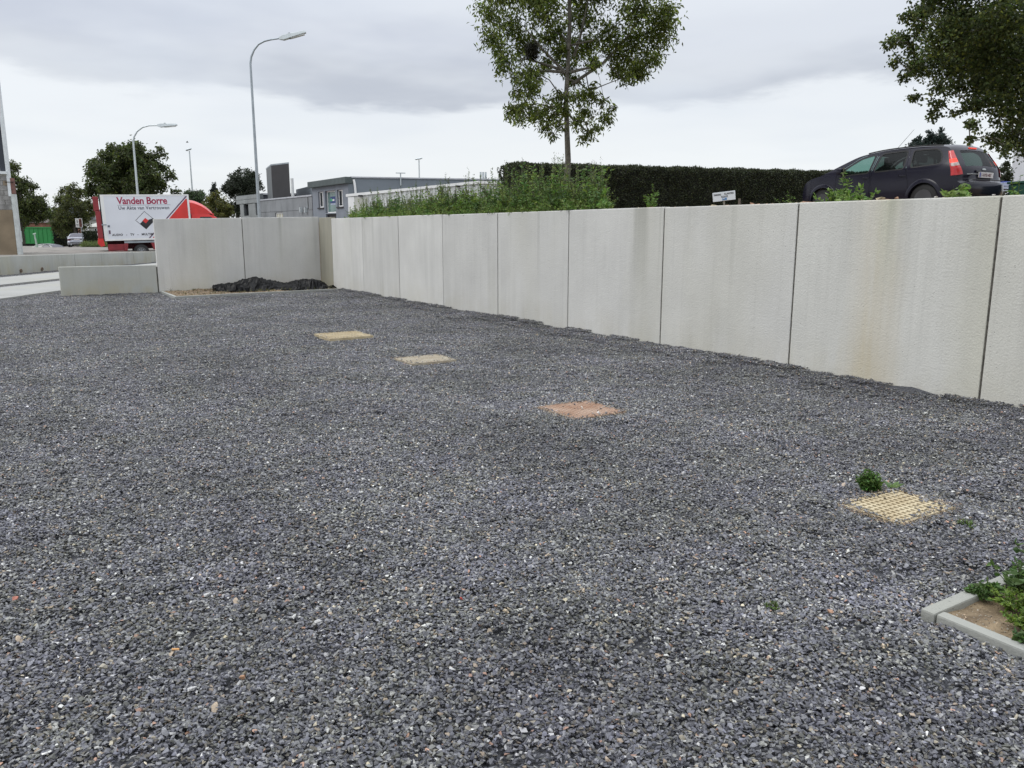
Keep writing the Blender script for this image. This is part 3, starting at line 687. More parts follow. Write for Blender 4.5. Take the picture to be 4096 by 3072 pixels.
def window(Fc, h, parent, org, mf, mg, fw=.06, rec=.12, mull=(), sill=None):
    P0, d, n, L = Fc; s0, s1, z0, z1 = h; q = MB()
    q.obox(P0, d, n, s0, s1, z0, z0+fw, -rec-.05, -rec); q.obox(P0, d, n, s0, s1, z1-fw, z1, -rec-.05, -rec)
    q.obox(P0, d, n, s0, s0+fw, z0+fw, z1-fw, -rec-.05, -rec); q.obox(P0, d, n, s1-fw, s1, z0+fw, z1-fw, -rec-.05, -rec)
    for k in mull: a = s0+(s1-s0)*k; q.obox(P0, d, n, a-fw*.5, a+fw*.5, z0+fw, z1-fw, -rec-.05, -rec+.002)
    f = q.build('window', mf, parent, local=org)
    MB().obox(P0, d, n, s0+fw*.5, s1-fw*.5, z0+fw*.5, z1-fw*.5, -rec-.035, -rec-.025).build('pane', mg, f, local=org)
    if sill is not None: MB().obox(P0, d, n, s0-.08, s1+.08, z0-.08, z0-.003, -rec+.01, .06).build('sill', sill, f, local=org)
    return f
WHT = mat('white_paint', (.78, .78, .77), .45, var=.04); GLS = mat('dark_glass', (.015, .018, .02), .06, var=.2, spec=.6)
GLG = mat('green_glass', (.13, .20, .19), .12, var=.25, scale=.6, spec=.5)
GREY = mat('grey_render', (.195, .215, .245), .9, var=.07, scale=1.5, bump=.3); GREYC = mat('grey_cladding', (.205, .22, .235), .75, var=.14, scale=2)
GREYR = mat('grey_roof_side', (.175, .20, .225), .7, var=.06, scale=1); FASC = mat('dark_green_fascia', (.070, .088, .088), .6, var=.12)
DARK = mat('anthracite_panel', (.028, .027, .029), .65, var=.12, scale=2); DARK2 = mat('dark_zinc', (.12, .13, .135), .55, var=.12); NAVY = mat('navy_cladding', (.030, .036, .048), .6, var=.1)
COPE = mat('pale_coping', (.42, .43, .46), .5, var=.06); BLACK = mat('black_rubber', (.012, .012, .012), .7, var=.2)
GALV = mat('galvanised_steel', (.36, .40, .43), .5, metal=.55, var=.12, scale=3, bump=.1); GALVP = mat('pale_galvanised', (.52, .56, .57), .45, metal=.35, var=.06, scale=3)
# --- grey office with three windows
PA = at(312.6, 200, 53.1); PB = at(348.6, 200, 48.); Fo = face(PA, PB); PC = at(535, 200, 51.0)
org = (PA[0], PA[1], .3); T = empty('grey_office', org, label='low grey rendered office with a dark green fascia and three windows on its end wall', cat='building')
zt = zat(PB, 176.8); Ffas = zt-.38
wl = frect(Fo, 318.3, 323.4, 191.6, 207.6); wm = frect(Fo, 325.2, 335.6, 190.6, 213.0); wr = frect(Fo, 337.2, 342.9, 189.6, 206.6); dr = frect(Fo, 326.2, 336.4, 213.9, 226)
q = MB(); wallholes(q, Fo, 0, Fo[3], .2, Ffas, [wl, wm, wr, (dr[0], dr[1], .2, dr[3])], .3)
P0, d, n, L = Fo
q.build('end_wall', GREY, T, local=org)
q = MB().obox(P0, d, n, -.25, L+.12, Ffas, zt, -.6, .22); q.build('fascia', FASC, T, local=org, bevel=.03)
Fs = face(PB, PC); P0s, ds, ns, Ls = Fs
q = MB().obox(P0s, ds, ns, .02, Ls, .2, zt-.06, -.3, 0); q.obox(P0s, ds, ns, .13, Ls, zt-.055, zt+.02, -.35, .06, 1); q.build('long_wall', [GREYR, COPE], T, local=org)
q = MB(); A_, B_, C_, D_ = PA, PB, PC, PA+(PC-PB); zr = zt-.12
q.add([(p[0], p[1], zr) for p in (A_, B_, C_, D_)]+[(p[0], p[1], .2) for p in (D_, C_)], [(0, 1, 2, 3), (3, 2, 5, 4)]); q.build('roof', GREYR, T, local=org)
for h, mu in ((wl, (.62,)), (wr, (.62,))): window(Fo, h, T, org, WHT, GLS, .07, .10, mu, DARK)
fm = window(Fo, wm, T, org, WHT, GLG, .07, .14)
MB().obox(P0, d, n, dr[0], dr[1], .2, dr[3], -.2, -.14).build('door', DARK, T, local=org)
q = MB(); s_ = frect(Fs, 354, 358, 178, 200); a = P0s+ds*s_[0]; b = P0s+ds*(s_[0]+.12)
q.tube([(*(a+ns*.08), zt-.15), (*(a+ds*.05+ns*.08), zt-.45), (*(b+ns*.08), 2.9), (*(b+ns*.08), .5)], .07, 8); q.build('downpipe', WHT, T, local=org, smooth=True)
s_ = onface(Fs, 400.5, 183); a = P0s+ds*s_[0]
q = MB().tube([(*(a+ns*.12), zat(a, 186)), (*(a+ns*.12), zat(a, 173.6))], .035, 6); q.obox(a, ds, ns, -.28, .28, zat(a, 173.6), zat(a, 172.8), .05, .18); q.build('vent_pipe', GALVP, T, local=org)
s_ = onface(Fs, 484.5, 183); a = P0s+ds*s_[0]-ns*1
q = MB()
for k in (0, .16, .32): q.tube([(*(a+ds*k), zt-.2), (*(a+ds*k), zat(a, 172.0))], .06, 8)
q.build('flue', GALVP, T, local=org, smooth=True)
# notice behind the middle window
PB_ = mat('sign_blue', (.022, .045, .16), .5, var=.08); PG_ = mat('sign_green', (.08, .42, .18), .5, var=.08); PGR = mat('sign_grey', (.33, .37, .47), .5, var=.1)
def text(body, size, m_, parent, M, name='lettering', off=0., align='LEFT', space=1., ext=.001, sx=1.):
    cu = bpy.data.curves.new('t', 'FONT'); cu.body = body; cu.size = size; cu.align_x = align; cu.offset = off; cu.space_character = space; cu.extrude = ext; cu.resolution_u = 3
    to = bpy.data.objects.new('t', cu); COL.objects.link(to); dg = bpy.context.evaluated_depsgraph_get(); dg.update()
    me = bpy.data.meshes.new_from_object(to.evaluated_get(dg)); bpy.data.objects.remove(to)
    me.transform(Matrix.Diagonal((sx, 1, 1, 1))); me.transform(M); me.materials.clear(); me.materials.append(m_); me.name = name
    return link(name, me, parent)
def facemat(Fc, s, z, t, org, rev=False):
    """text matrix: x along the face as read from the camera, y up"""
    P0, d, n, L = Fc; x = Vector((d[0], d[1], 0)); zz_ = Vector((n[0], n[1], 0)); y = Vector((0, 0, 1))
    if x.cross(y).dot(zz_) < 0: x = -x
    p = P0+d*s+n*t; M = Matrix((x, y, zz_)).transposed().to_4x4(); M.translation = Vector((p[0]-org[0], p[1]-org[1], z-org[2])); return M
h = frect(Fo, 327.8, 335.2, 196.4, 203.0)
sg = MB().obox(P0, d, n, h[0], h[1], h[2], h[3], -.172, -.155); sg = sg.build('window_sign', PB_, T, local=org)
hw, hh = h[1]-h[0], h[3]-h[2]
MB().obox(P0, d, n, h[0]+.06*hw, h[0]+.27*hw, h[2]+.3*hh, h[2]+.7*hh, -.153, -.150).build('green_mark', PG_, sg, local=org)
text('metis', hh*.46, WHT, sg, facemat(Fo, h[0]+.3*hw, h[2]+.34*hh, -.148, org), off=.008, sx=.9)
mb = MB().obox(P0, d, n, h[0]+.83*hw, h[0]+.93*hw, h[2]+.6*hh, h[2]+.95*hh, -.153, -.150).obox(P0, d, n, h[0]+.9*hw, h[0]+.97*hw, h[2]+.25*hh, h[2]+.55*hh, -.153, -.150); mb.build('white_flourish', WHT, sg, local=org)
MB().obox(P0, d, n, h[0]+.05*hw, h[1], h[2]-.27*hh, h[2]-.04*hh, -.165, -.155).build('caption_strip', PGR, sg, local=org)
# --- white ribbed hall in front of it
PW0 = at(348.5, 205, 45.5); PW1 = at(479, 200, 43.0); PW2 = at(570, 200, 44.5)
WRIB = mat('off_white_sheeting', (.62, .63, .62), .5, var=.05, scale=1)
org = (PW0[0], PW0[1], .3); T = empty('white_hall', org, label='long off white ribbed sheet metal hall behind the tall weeds', cat='building')
Fw = face(PW0, PW1); P0w, dw, nw, Lw = Fw; zl, zr_ = zat(PW0, 194.6), zat(PW1, 181.3); q = MB(); n_ = int(Lw/.28); mb2 = MB()
for i in range(n_):
    a, b = Lw*i/n_, Lw*(i+1)/n_; za, zb = zl+(zr_-zl)*a/Lw, zl+(zr_-zl)*b/Lw; c = a+(b-a)*.3; P = lambda s, z, t: (*(P0w+dw*s+nw*t), z)
    zc = za+(zb-za)*.3
    for (s0, s1, z0_, z1_, t) in ((a, c, za, zc, .035), (c, b, zc, zb, 0)):
        q.add([P(s0, .2, t), P(s1, .2, t), P(s1, z1_, t), P(s0, z0_, t), P(s0, .2, -.1), P(s1, .2, -.1), P(s1, z1_, -.1), P(s0, z0_, -.1)], [(0, 1, 2, 3), (0, 3, 7, 4), (1, 5, 6, 2), (3, 2, 6, 7)])
q.build('ribbed_wall', WRIB, T, local=org)
q = MB(); P = lambda s, z, t: (*(P0w+dw*s+nw*t), z)
q.add([P(-.1, zl-.12, .08), P(Lw, zr_-.12, .08), P(Lw, zr_+.02, .08), P(-.1, zl+.02, .08), P(-.1, zl-.12, -.2), P(Lw, zr_-.12, -.2), P(Lw, zr_+.02, -.2), P(-.1, zl+.02, -.2)], [(0, 1, 2, 3), (4, 7, 6, 5), (3, 2, 6, 7), (0, 3, 7, 4), (0, 4, 5, 1), (1, 5, 6, 2)])
Fw2 = face(PW1, PW2); P02, d2, n2, L2 = Fw2
zr2 = zat(PW2, 183.5); P = lambda s, z, t: (*(P02+d2*s+n2*t), z)
q.add([P(0, zr_-.12, .08), P(L2, zr2-.12, .08), P(L2, zr2+.02, .08), P(0, zr_+.02, .08), P(0, zr_-.12, -.2), P(L2, zr2-.12, -.2), P(L2, zr2+.02, -.2), P(0, zr_+.02, -.2)], [(0, 1, 2, 3), (4, 7, 6, 5), (3, 2, 6, 7), (0, 3, 7, 4), (0, 4, 5, 1), (1, 5, 6, 2)])
q.build('roof_trim', WHT, T, local=org)
MB().add([P(0, .2, 0), P(L2, .2, 0), P(L2, zr2-.1, 0), P(0, zr_-.1, 0), P(0, .2, -.1), P(L2, .2, -.1), P(L2, zr2-.1, -.1), P(0, zr_-.1, -.1)], [(0, 1, 2, 3), (3, 2, 6, 7), (4, 7, 6, 5)]).build('far_wall', WRIB, T, local=org)
CRM = mat('cream_panel', (.47, .47, .43), .6, var=.06)
a = frect(Fw, 348.6, 353, 198, 215); MB().obox(P0w, dw, nw, .02, .4, .2, zl-.14, .04, .06).obox(P0w, dw, nw, .405, 1.25, .2, zl-.16, .04, .055, 1).build('corner_panel', [WHT, CRM], T, local=org)
for u in (362, 459): a = frect(Fw, u-1.2, u+1.2, *((195.2, 196.6) if u < 400 else (185.6, 187.2))); MB().obox(P0w, dw, nw, *a, .04, .3).build('wall_lamp', BLACK, T, local=org)
# --- dark tower and grey panelled front
QA = at(237, 205, 67.2); QB = at(260.5, 205, 62.5); QC = at(313.2, 205, 53.8)
org = (QA[0], QA[1], .2); T = empty('grey_tower_building', org, label='grey panelled building with a tall dark anthracite chimney block rising behind it', cat='building')
F1 = face(QA, QB); F2 = face(QB, QC); z1 = zat(QA, 196.1); w1 = frect(F1, 244.4, 249.3, 204.2, 215.8); w2 = frect(F1, 256.3, 260.0, 203.2, 215.2); e0 = frect(F1, 236.9, 241.2, 204.6, 226)
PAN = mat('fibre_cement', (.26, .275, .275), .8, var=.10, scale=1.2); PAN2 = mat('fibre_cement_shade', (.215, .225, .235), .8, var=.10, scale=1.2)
def panels(Fc, s0, s1, z0, z1, holes, nx, nz_, m_, ztop=None, th=.06):
    """cladding panels, each its own piece"""
    P0, d, n, L = Fc; step = (s1-s0)/nx
    for j in range(nz_):
        for i in range(nx):
            a = s0+step*(i+(.0 if j % 2 == 0 else 0)); b = a+step; c = z0+(z1-z0)*j/nz_; e_ = z0+(z1-z0)*(j+1)/nz_
            hs = [h for h in holes if h[0] < b and h[1] > a and h[2] < e_ and h[3] > c]
            q = MB(); g = .012
            if hs: wallholes(q, Fc, a+g, b-g, c+g, e_-g, [(max(h[0], a+g), min(h[1], b-g), max(h[2], c+g), min(h[3], e_-g)) for h in hs], th, 0, th)
            else: q.obox(P0, d, n, a+g, b-g, c+g, e_-g, 0, th)
            if q.f: q.build('panel', m_, T, local=org)
q = MB(); wallholes(q, F1, .0, F1[3], .2, z1, [w1, w2, (-.01, e0[1], .2, e0[3])], .25, 0, -.002); q.build('block_wall', DARK2, T, local=org)
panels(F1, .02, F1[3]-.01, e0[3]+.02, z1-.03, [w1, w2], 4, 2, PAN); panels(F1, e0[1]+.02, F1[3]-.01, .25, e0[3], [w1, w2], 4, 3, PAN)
for h in (w1, w2): window(F1, h, T, org, DARK, GLS, .05, .15, (.55,))
z2a, z2b = zat(QB, 200.9), zat(QC, 196.2); z2 = min(z2a, z2b)
hd = frect(F2, 276.1, 284.0, 212.5, 226)
q = MB(); wallholes(q, F2, .01, F2[3], .2, z2, [(hd[0], hd[1], .2, hd[3])], .25, 0, -.002); q.build('long_wall', DARK2, T, local=org)
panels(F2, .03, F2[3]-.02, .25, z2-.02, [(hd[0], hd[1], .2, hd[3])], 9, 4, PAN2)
P0, d, n, L = F2; MB().obox(P0, d, n, .0, L, z2, z2+.10, -.3, .09).build('coping', COPE, T, local=org)
window(F2, (hd[0], hd[1], hd[3]-1.9, hd[3]), T, org, WHT, mat('cream_blind', (.50, .48, .38), .6), .09, .02, (.33, .66))
for u in (302.8, 307.6): h = frect(F2, u, u+.9, 207.5, 212.5); MB().obox(P0, d, n, *h, .07, .25).build('wall_light', GALVP, T, local=org)
h = frect(F2, 309, 309.3, 197, 209); MB().obox(P0, d, n, h[0], h[0]+.04, h[2], h[3], .06, .09).build('cable_duct', DARK, T, local=org)
# roof parapet behind and tower
RA = at(262, 200, 66.5); RB = at(320, 200, 66.5); F3 = face(RA, RB); P0, d, n, L = F3; zr = zat(RB, 193.2)
MB().obox(P0, d, n, 0, L, 2.9, zr-.12, -3, 0).build('setback_storey', NAVY, T, local=org); MB().obox(P0, d, n, -.05, L+.05, zr-.118, zr, -3.05, .08).build('roof_edge', COPE, T, local=org)
TA = at(267.3, 190, 66.0); TB = at(272.3, 190, 62.0); TC = at(290.2, 190, 60.2); ztw = zat(TB, 164.2); F4 = face(TA, TB); F5 = face(TB, TC)
def slab(P0, P1, P2, z0, z1, m_, name): V = [(*p[:2], z) for z in (z0, z1) for p in (P0, P1, P2, P0+(P2-P1))]; q = MB().add(V, [(0, 3, 2, 1), (4, 5, 6, 7), (0, 1, 5, 4), (1, 2, 6, 5), (2, 3, 7, 6), (3, 0, 4, 7)], 0); q.m[-4] = 1; return q.build(name, m_, T, local=org)
slab(TA, TB, TC, 2.5, ztw-.1, [DARK, DARK2], 'chimney_block')
slab(TA+(TA-TC)*.012, TB+(TB-TC)*.01, TC+(TC-TB)*.01, ztw-.098, ztw, [GALV, GALV], 'cap_trim')
P0, d, n, L = F5; MB().obox(P0, d, n, L+.03, L+.20, 2.8, zat(TC, 178.3), -.2, -.05).build('flue', WRIB, T, local=org)
PB2 = at(296, 190, 66); PB3 = at(313, 190, 60); F6 = face(PB2, PB3); P0, d, n, L = F6; MB().obox(P0, d, n, 0, L+4, 1, zat(PB2, 189.5), -3, 0).build('rear_block', GREYR, T, local=org)
# --- half finished house on the left
D0 = 37.5; HA = at(-30, 220, 37.0); HB = at(14.2, 220, 37.5); HC = at(18.6, 220, 40.5); g0 = aspz(-23, 37.5)
org = (HB[0], HB[1], g0); T = empty('half_plastered_house', org, label='corner of a half plastered tan blockwork house at the left edge', cat='building')
TAN = mat('tan_plaster', (.235, .185, .125), .95, var=.18, scale=.9, bump=.6, bscale=40); BLK = mat('grey_block', (.25, .245, .235), .95, var=.25, scale=4, bump=.6); BLKT = mat('tan_block', (.25, .20, .145), .95, var=.22, scale=4, bump=.6); MOR = mat('pale_mortar', (.43, .42, .37), .95, var=.15, scale=3, bump=.5)
EPS = mat('white_insulation', (.50, .53, .52), .9, var=.12, scale=5, bump=.4); BRK = mat('dull_red_brick', (.17, .085, .07), .9, var=.3, scale=6, bump=.6); WHB = mat('whitish_paint', (.62, .65, .66), .5, var=.06)
Fh = face(HA, HB); P0, d, n, L = Fh; zt_ = lambda v: zat(HB, v)
zs_ = zt_(171.5)
MB().obox(P0, d, n, 0, L-.02, g0-.5, zt_(210), -.3, .03).build('plastered_wall', TAN, T, local=org)
MB().obox(P0, d, n, 0, L-.02, zt_(210)+.001, zs_-.12, -.3, -.02).build('block_wall', MOR, T, local=org)
zb = zt_(210); bh = .215; bl = .50; i = 0
random.seed(5)
while zb < zs_-.2:
    s = L-.03-(.25 if i % 2 else 0); e_ = L-.03
    if i % 2: 
        MB().obox(P0, d, n, s+.012, e_, zb+.012, min(zb+bh, zs_-.13), -.019, .012+random.uniform(0, .012)).build('block', random.choice([BLK, BLK, BLKT]), T, local=org); e_ = s
    while e_ > L-3.2:
        s = e_-bl; MB().obox(P0, d, n, s+.012, e_-.012, zb+.012, min(zb+bh, zs_-.13), -.019, .012+random.uniform(0, .012)).build('block', BLK if e_ > L-.8-.25*(i % 3) else BLKT, T, local=org); e_ = s
    zb += bh; i += 1
MB().obox(P0, d, n, 0, L-.05, zs_-.118, zs_, -.35, .10).build('window_sill', WHB, T, local=org)
zhi = 9.5
MB().obox(P0, d, n, L-.36, L-.12, zs_, zhi, -.30, -.05).obox(P0, d, n, L-.62, L-.50, zs_+.002, zhi, -.25, -.02, 1).obox(P0, d, n, L-1.4, L-.64, zs_+.002, zhi, -.3, -.1).obox(P0, d, n, L-3, L-1.42, zs_+.002, zhi, -.3, -.08, 1).build('window_frame', [NAVY, WHB], T, local=org)
MB().obox(P0, d, n, L-.11, L+.02, zt_(196.5), zhi, -.2, .04).build('downpipe', WHB, T, local=org, bevel=.02)
Fh2 = face(HB, HC); P02, d2, n2, L2 = Fh2
MB().obox(P02, d2, n2, .001, L2, g0-.5, zt_(195), -.05, .02).build('end_wall', EPS, T, local=org)
MB().obox(P0, d, n, L-.005, L+.14, g0-.5, zt_(194.2), -.3, .055).build('insulation_strip', EPS, T, local=org)
MB().obox(P0, d, n, L-.01, L+.13, zt_(194), zt_(178), -.3, .02).build('brick_edge', BRK, T, local=org)
MB().obox(P0, d, n, L-.2, L+.75, zt_(182.3), zt_(181.8), .02, .06).build('steel_bracket', BLACK, T, local=org)
MB().obox(P02, d2, n2, .0, L2+.01, zt_(243), zt_(231), -.06, .07).build('meter_box', mat('pale_green_box', (.36, .45, .42), .6), T, local=org, bevel=.02)
# --- houses far behind the trees
SLATE = mat('slate_roof', (.045, .050, .062), .8, var=.2, scale=1); TILR = mat('brown_tile_roof', (.10, .085, .08), .85, var=.2); REDB = mat('red_brick_wall', (.23, .11, .075), .9, var=.25, scale=1.5); PALEW = mat('pale_house_wall', (.40, .40, .37), .9, var=.1)
def house(name, lab, u0, u1, vb, ve, vr, D, wallm, roofm, deep=8, hipL=0, hipR=0, wins=()):
    A = at(u0, ve, D); B = at(u1, ve, D); Fc = face(A, B); P0, d, n, L = Fc; ze, zr, zb = zat(A, ve), zat(A, vr), zat(A, vb)
    org = (A[0], A[1], zb); T = empty(name, org, label=lab, cat='house'); q = MB(); wallholes(q, Fc, 0, L, zb, ze, [frect(Fc, *h) for h in wins], deep*.5); q.build('wall', wallm, T, local=org)
    P = lambda s, z, t: (*(P0+d*s+n*t), z); e_ = .3
    V = [P(-e_, ze-.1, e_), P(L+e_, ze-.1, e_), P(L+e_-hipR, zr, -deep/2), P(-e_+hipL, zr, -deep/2), P(-e_, ze-.1, -deep-e_), P(L+e_, ze-.1, -deep-e_)]
    MB().add(V, [(0, 1, 2, 3), (4, 3, 2, 5), (0, 3, 4), (1, 5, 2), (0, 4, 5, 1)]).build('roof', roofm, T, local=org)
    for h in wins: window(Fc, frect(Fc, *h), T, org, WHT, GLS, .12, .08)
    return T
house('dark_roofed_house', 'house with a big dark slate hipped roof behind the container and trees', 41, 66, 246, 218, 197.2, 118, REDB, SLATE, hipL=3.0, hipR=3)
house('brick_house', 'red brick house glimpsed low between the left trees above the green container', 22, 46, 246, 222, 211, 116, REDB, TILR, hipL=1)
house('slate_roofed_house', 'dark slate roofed house behind the truck tail lift', 80, 112, 246, 219, 204.2, 112, PALEW, SLATE, hipL=2.5, wins=((86.5, 89, 224, 230), ))
house('pale_gable_house', 'pale grey house with white framed window above the hedge left of the truck', 88.5, 101, 246, 226, 216, 100, PALEW, PALEW, hipL=1.6, wins=((93.6, 97.2, 227.5, 233.5), ))
# --- white building at the right edge
A = at(1011.6, 170, 25.5); B = at(1045, 170, 27); Fc = face(A, B); P0, d, n, L = Fc; org = (A[0], A[1], 1.7)
T = empty('white_building', org, label='blank white wall of a building at the right edge behind the station wagon', cat='building')
Ad = np.array([A[0], A[1]])/math.hypot(A[0], A[1])*5
def wb(z0, z1, g, name, m_): V = [(*p, z) for z in (z0, z1) for p in (A[:2]-d*g+n*g, B[:2]+n*g, B[:2]+Ad+d, A[:2]+Ad+d*.05-d*g)]; MB().add(V, [(0, 3, 2, 1), (4, 5, 6, 7), (0, 1, 5, 4), (1, 2, 6, 5), (2, 3, 7, 6), (3, 0, 4, 7)]).build(name, m_, T, local=org)
wb(1.5, 5.0, 0, 'wall', mat('white_wall_sheet', (.66, .68, .72), .6, var=.03)); wb(5.003, 5.1, .04, 'roof_trim', GALVP)
# ================================================================== STREET LAMPS
def lamp(lab, D, pole, arm, head, r0, r1, m_=GALV, zb=.36, name='street_lamp'):
    p = at(*pole, D); org = (p[0], p[1], zb); T = empty(name, org, label=lab, cat='street lamp', group='street lamps along the road'); arm = [at(*q, D) for q in arm]; arm[0] = np.array([p[0], p[1], arm[0][2]])
    pts = [np.array([p[0], p[1], zb]), np.array([p[0], p[1], (zb+arm[0][2])/2])]
    MB().tube(pts+[arm[0]], [r0, (r0+r1)/2, r1], 12).build('pole', m_, T, smooth=True, local=org)
    if len(arm) > 1: MB().tube([arm[0]-np.array([0, 0, .01])]+arm, [r1]*2+[r1-(r1*.35)*i/len(arm) for i in range(1, len(arm))], 10).build('arm', m_, T, smooth=True, local=org)
    return T, org
def lamphead(T, org, a, b, D, wd, hh):
    """luminaire from pixel a (arm end) to pixel b (tip)"""
    A = at(*a, D); B = at(*b, D); d = (B-A)/np.linalg.norm(B-A); L = np.linalg.norm(B-A); sd_ = np.array([sy, cy, 0]); up = np.cross(sd_, d); up = up/np.linalg.norm(up)
    if up[2] < 0: up = -up
    def sec(s, w_, h0, h1): c = A+d*s*L; return [c+sd_*w_+up*h0, c+sd_*w_*.8+up*h1, c-sd_*w_*.8+up*h1, c-sd_*w_+up*h0]
    q = MB(); secs = [sec(0, wd*.3, -hh*.25, hh*.3), sec(.16, wd, -hh*.55, hh*.5), sec(.4, wd, -hh*.4, hh*.55), sec(.96, wd*.9, -hh*.05, hh*.5), sec(1., wd*.7, 0, hh*.35)]
    V = [p for s in secs for p in s]; n = 4; F = [(i*n+k, i*n+(k+1) % n, (i+1)*n+(k+1) % n, (i+1)*n+k) for i in range(4) for k in range(4)]+[(3, 2, 1, 0), (16, 17, 18, 19)]
    h_ = q.add(V, F).build('lamp_head', GALVP, T, local=org, bevel=.01)
    secs = [sec(.42, wd*.8, -hh*.55, -hh*.35), sec(.93, wd*.75, -hh*.35, -hh*.0)]; V = [p for s in secs for p in s]
    MB().add(V, [(0, 1, 5, 4), (1, 2, 6, 5), (2, 3, 7, 6), (3, 0, 4, 7), (3, 2, 1, 0), (4, 5, 6, 7)]).build('lamp_glass', mat('lamp_diffuser', (.60, .62, .60), .2), h_, local=org)
    q = MB(); c = A+d*.40*L; q.tube([c+sd_*0-up*hh*.6, c+up*hh*.75], wd*.35, 6); q.build('clip', DARK2, h_, local=org)
T, o = lamp('tallest galvanised street lamp, curved arm, in front of the grey panelled building', 33, (257.2, 180), [(250.5, 63.5), (251.2, 57), (254, 50), (258.5, 44.3), (264.5, 41.1), (271, 39.6), (280, 38.3)], None, .075, .042)
lamphead(T, o, (279, 38.6), (306, 32.9), 33, .11, .17)
T, o = lamp('curved arm street lamp rising behind the white box truck', 62, (136.5, 180), [(133.2, 142), (134, 137), (137, 131.5), (142.5, 127.3), (149, 125.6), (157.5, 125.4)], None, .10, .065, GALVP)
lamphead(T, o, (157, 125.5), (177, 125.4), 62, .16, .24)
def endlamp(lab, D, pole, top, u0, u1, v0, v1):
    T, o = lamp(lab, D, pole, [top], None, .10, .055, GALVP); c = at((u0+u1)/2, (v0+v1)/2, D); rt = np.array([cy, -sy, 0]); fw = np.array([sy, cy, 0]); hw = (u1-u0)*D/FPX/2
    hh = (v1-v0)*D/FPX*.42
    for k, up in ((-1, -.35), (1, .35)):
        q = MB(); V = []
        for s, a in ((0, .75), (.5, 1.), (1., .55)):
            for t in range(8): th = t*math.pi/4; V.append(c+rt*k*hw*s+np.array([0, 0, up*hh*s*1.3])+fw*math.cos(th)*.17*a+np.array([0, 0, 1])*math.sin(th)*hh*.75*a)
        q.add(V, [(i*8+j, i*8+(j+1) % 8, (i+1)*8+(j+1) % 8, (i+1)*8+j) for i in range(2) for j in range(8)]+[tuple(range(8))[::-1], tuple(range(16, 24))]).build('lamp_head', GALVP, T, smooth=True, local=o)
endlamp('straight street lamp with a small double head, right of the truck lamp', 80, (191.5, 180), (188.8, 151), 186, 191.3, 147.6, 151.3)
endlamp('distant thin lamp post rising above the long grey office roof', 80, (419.2, 172), (418.7, 159.8), 415.2, 422.2, 157.3, 160.2)
mb = MB(); c = at(187.3, 142.3, 90); mb.tube([c-np.array([.12, 0, 0]), c, c+np.array([.14, 0, .01])], [.02, .05, .01], 6); mb.add([c, c+np.array([.05, .2, .12]), c+np.array([-.08, .22, .10])], [(0, 1, 2)]); mb.add([c, c+np.array([.05, -.2, .12]), c+np.array([-.08, -.22, .10])], [(0, 1, 2)])
q = mb.build('bird', mat('dark_feathers', (.03, .03, .03), .8)); topmesh(q, tuple(c)); tag(q, 'tiny dark bird flying just above the double headed street lamp', 'bird')
# ================================================================== CARS
from mathutils.geometry import delaunay_2d_cdt
def inpoly(x, y, P):
    c = False; n = len(P); j = n-1
    for i in range(n):
        if (P[i][1] > y) != (P[j][1] > y) and x < (P[j][0]-P[i][0])*(y-P[i][1])/(P[j][1]-P[i][1]+1e-12)+P[i][0]: c = not c
        j = i
    return c
def densify(P, s=.05):
    o = []
    for i in range(len(P)):
        a = np.array(P[i], float); b = np.array(P[(i+1) % len(P)], float); k = max(1, int(np.linalg.norm(b-a)/s))
        for j in range(k): o.append(tuple(a+(b-a)*j/k))
    return o
def inset(P, g):
    P = [np.array(p, float) for p in P]; n = len(P); ar = sum(P[i][0]*P[(i+1) % n][1]-P[(i+1) % n][0]*P[i][1] for i in range(n)); sg_ = 1 if ar > 0 else -1; o = []
    for i in range(n):
        a, b, c = P[i-1], P[i], P[(i+1) % n]; d1 = (b-a)/(np.linalg.norm(b-a)+1e-9); d2 = (c-b)/(np.linalg.norm(c-b)+1e-9); n1 = np.array([-d1[1], d1[0]])*sg_; n2 = np.array([-d2[1], d2[0]])*sg_; mm = n1+n2; mm /= max(np.dot(mm, n1), .4); o.append(tuple(b+mm*g))
    return o
def rounded(P, r, k=4):
    o = []; n = len(P)
    for i in range(n):
        a, b, c = np.array(P[i-1], float), np.array(P[i], float), np.array(P[(i+1) % n], float); la, lc = np.linalg.norm(a-b), np.linalg.norm(c-b); rr = min(r, la*.4, lc*.4)
        p, q = b+(a-b)/la*rr, b+(c-b)/lc*rr
        for j in range(k+1): t = j/k; o.append(tuple((1-t)**2*p+2*t*(1-t)*b+t*t*q))
    return o
def skin(outer, holes, yf, step=.09, off=0., side=1):
    """triangulated sheet of the (x,z) polygon lifted on y = yf(x,z)"""
    outer = densify(outer, step); holes = [densify(h, step*.7) for h in holes]; V = []; E_ = []
    for P in [outer]+holes:
        b = len(V); V += [Vector(p) for p in P]; E_ += [(b+i, b+(i+1) % len(P)) for i in range(len(P))]
    xs = [p[0] for p in outer]; zs = [p[1] for p in outer]
    for x in np.arange(min(xs)+step/2, max(xs), step):
        for z in np.arange(min(zs)+step/2, max(zs), step):
            if inpoly(x, z, outer) and not any(inpoly(x, z, h) for h in holes): V.append(Vector((x, z)))
    r = delaunay_2d_cdt(V, E_, [], 0, 1e-5); P = [tuple(p) for p in r[0]]; F = []
    for f in r[2]:
        c = sum((Vector(P[i]) for i in f), Vector((0, 0)))/len(f)
        if inpoly(c.x, c.y, outer) and not any(inpoly(c.x, c.y, h) for h in holes): F.append(tuple(f))
    return [(p[0], side*(yf(p[0], p[1])+off), p[1]) for p in P], F
